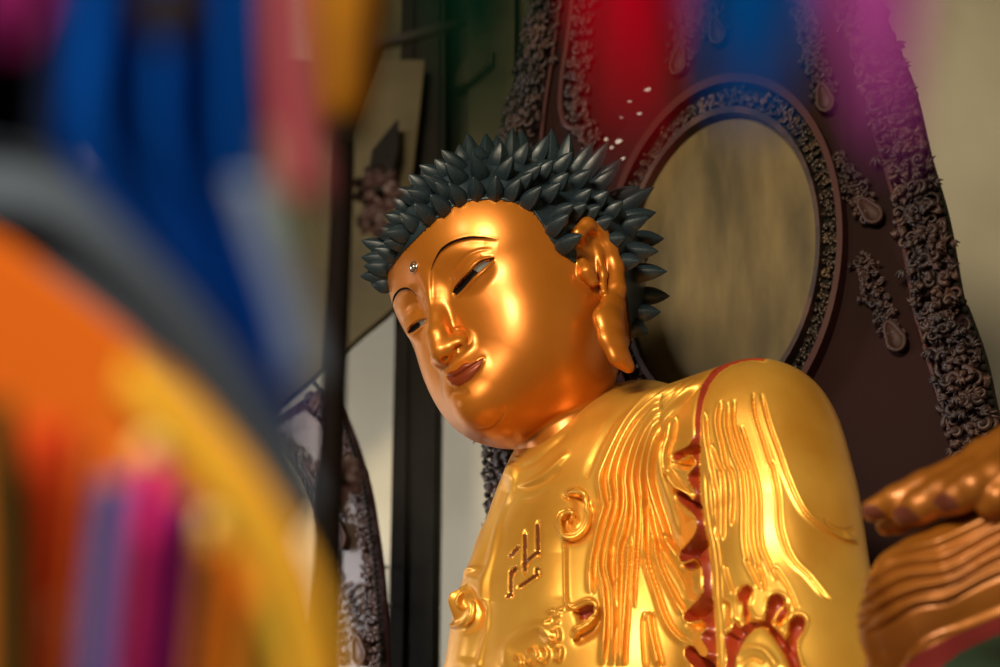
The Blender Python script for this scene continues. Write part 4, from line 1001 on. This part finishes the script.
b.lathe(c, (0, 0, 1), [(r * kf, h * kf) for r, h in ((2, 300), (4, 298), (4, 34), (14, 32), (28, 16), (32, 0), (28, -18), (16, -32), (4, -38))], 20)
props(b.build('hanging_bob', silk('bob_brown', (74, 66, 60))), 'round grey-brown bob, blurred, on a cord before the top of the blue banner', 'bob')
rib([(248, 180), (268, 240), (292, 310), (308, 380)], 34, 1.38, silk('pale_silk', (132, 148, 178)), 'pale blue ribbon along the lower right edge of the blue banner')
rib([(288, -260), (290, 0), (296, 110), (304, 200)], 44, 1.4, silk('pink_silk', (182, 78, 100), (150, 90, 92)), 'pink ribbon hanging between the blue banner and yellow lantern')
rib([(262, -260), (264, 0), (268, 80), (274, 130)], 22, 1.52, silk('ash_silk', (126, 124, 134)), 'ash grey ribbon between the blue banner and pink ribbon')
rib([(272, 120), (282, 180), (294, 250)], 22, 1.8, silk('sage_silk', (104, 116, 90)), 'sage green ribbon end below the ash grey one')
# pennants overhead, nearest to the lens
def pennant(u0, u1, tip, d, c, lab, top=-420):
    hanging('hanging_pennant', [(u0, top), (u0, -40), ((u0 * .6 + tip[0] * .4), tip[1] * .35), (tip[0] - 6, tip[1])], [(u1, top), (u1, -40), ((u1 * .6 + tip[0] * .4), tip[1] * .35), (tip[0] + 6, tip[1])], d, silk('pennant_' + lab.split()[0], c), 2, .008, lab, 'pennant', None, 8, 16)
pennant(588, 684, (632, 165), 1.0, (196, 0, 40), 'crimson pennant, strongly blurred, overhead in front of the large aureole')
pennant(684, 812, (754, 140), 1.0, (0, 86, 176), 'blue pennant, strongly blurred, overhead right of the crimson one')
pennant(824, 926, (892, 165), 1.0, (190, 86, 184), 'magenta pennant, strongly blurred, overhead before the right carved border')
pennant(432, 522, (490, 175), 1.05, (0, 44, 30), 'dark green pennant, strongly blurred, overhead above the spiky hair')
pennant(-30, 60, (14, 50), 1.2, (150, 40, 120), 'purple pennant at the upper left corner of the blue banner')
# yellow lantern on its pole
lan = empty('hanging_lantern', at(350, 150, 2.2), 'yellow silk lantern, blurred, on the dark pole left of the head', 'lantern')
f = 2.2 / FL; c0 = at(350, -20, 2.2)
b = MB(); b.lathe(c0, (0, 0, 1), [(r * f, h * f) for r, h in ((3, 150), (30, 140), (38, 90), (40, 40), (40, 0), (36, -50), (30, -100), (26, -140), (22, -168), (3, -172))], 20); b.build('lantern_body', silk('amber_silk', (158, 104, 22), (124, 78, 16)), lan)
b = MB(); b.lathe(c0, (0, 0, 1), [(r * f, h * f) for r, h in ((2, -165), (16, -168), (18, -178), (9, -186), (2, -188))], 16); b.build('lantern_cap', M['timber'], lan)
b = MB()
for a in range(6):
    aa = a * math.pi / 3; b.tube([c0 + np.array([math.cos(aa) * r * f * 1.03, math.sin(aa) * r * f * 1.03, h * f]) for r, h in ((30, 140), (38, 90), (40, 40), (38, 0), (34, -50), (28, -100), (24, -140))], .0016, 5)
b.build('lantern_ribs', M['timber'], lan)
pole = empty('lantern_pole', at(333, 470, 4.0) * [1, 1, 0], 'dark thin wooden pole standing left of the head', 'pole')
M['pole_wood'] = mat('pole_wood', (.006, .0035, .003), .8, spec=.05)
p0 = at(331, 470, 4.0); p1 = at(337, 150, 4.0)
b = MB(); x, y = p0[0], p0[1]
b.tube([(x, y, 0), (x, y, 2.0), (x, y, p0[2]), (x + .004, y, p1[2]), (x + .004, y, p1[2] + 1.0)], [.03, .024, .022, .02, .018], 12); b.build('shaft', M['pole_wood'], pole)
b = MB(); b.lathe((x, y, 0), (0, 0, 1), [(.01, 0), (.2, 0), (.2, .04), (.06, .09), (.03, .2)], 20); b.build('base', M['timber'], pole)
b = MB(); q0 = np.array([x + .004, y, at(337, 60, 4.0)[2]]); b.tube([q0, at(380, 45, 4.05), at(430, 32, 4.1), at(462, 22, 4.1)], [.014, .012, .009, .005], 8); b.build('arm', M['timber'], pole)
M['rosette'] = mat('rosette_lacquer', (.022, .008, .007), .6, 0, 0, (.05, .014, .012), 8, 3)
def rosette(u, v, d, r, label, seed):
    R_ = random.Random(seed); root = empty('hanging_rosette', at(u, v, d), label, 'rosette'); f = d / FL
    b = MB(); c = at(u, v, d)
    for ring, (nn, rr, tl) in enumerate(((9, 1.0, .25), (7, .7, .5), (5, .4, .8))):
        for i in range(nn):
            a = 2 * math.pi * (i + .5 * ring) / nn + R_.uniform(-.2, .2); dv = math.cos(a) * RT + math.sin(a) * UP - tl * FW * .6; dv /= ln(dv); s_ = np.cross(dv, FW); s_ /= ln(s_)
            b.blob(c + dv * rr * r * f * .62, dv * r * f * .42, s_ * r * f * .26, np.cross(dv, s_) * r * f * .10, 8, 6)
    b.build('petals', M['rosette'], root); b = MB(); b.blob(c - FW * r * f * .4, RT * r * f * .2, FW * r * f * .2, UP * r * f * .2, 10, 8); b.build('centre', M['timber'], root)
rosette(378, 190, 4.3, 26, 'dark red carved rosette at the pole beside the hair', 1)
rosette(372, 222, 4.25, 16, 'small dark red rosette just under the one beside the hair', 3)
rosette(343, 478, 4.2, 24, 'dark red carved rosette low on the pole above the left aureole', 2)
# ======== camera, light ========
sc = bpy.context.scene
cd = bpy.data.cameras.new('camera'); cam = bpy.data.objects.new('camera', cd); COL.objects.link(cam); sc.camera = cam
cd.sensor_width = 36; cd.lens = FL / 1000 * 36; cam.location = CAM; cam.rotation_euler = (math.pi / 2 + EL, 0, 0); cd.clip_start = .05
cd.dof.use_dof = True; cd.dof.focus_distance = 5.9; cd.dof.aperture_fstop = 1.75
sc.view_settings.view_transform = 'Standard'; sc.view_settings.look = 'None'; sc.view_settings.gamma = 1; sc.view_settings.exposure = 0; sc.view_settings.use_curve_mapping = False
sc.cycles.use_denoising = True; sc.cycles.max_bounces = 6
wd = bpy.data.worlds.new('hall'); sc.world = wd; wd.use_nodes = True; wd.node_tree.nodes['Background'].inputs[0].default_value = (.022, .020, .019, 1)
def area(name, loc, tgt, sx, sy, e, col, spread=180):
    l = bpy.data.lights.new(name, 'AREA'); l.energy = e; l.color = col; l.shape = 'RECTANGLE'; l.size = sx; l.size_y = sy; l.spread = math.radians(spread)
    o = bpy.data.objects.new(name, l); COL.objects.link(o); o.location = loc
    o.rotation_euler = (Vector(tgt) - Vector(loc)).to_track_quat('-Z', 'Y').to_euler(); return o
HC = W([(30, -100, 0)])[0]
area('door_light', (-2.8, -3.0, 5.8), HC, 2.2, 1.6, 800, (1, .86, .62))      # daylight through the tall front doors
area('contrast_light', (-2.6, 2.4, 5.4), HC, .5, .5, 30, (1, .84, .55))          # added from the left for contrast, no known lamp there
area('window_light', (-5.0, 7.0, 4.2), (0.2, 8.1, 3.9), .9, 2.4, 95, (.96, .96, 1), 60)   # side window
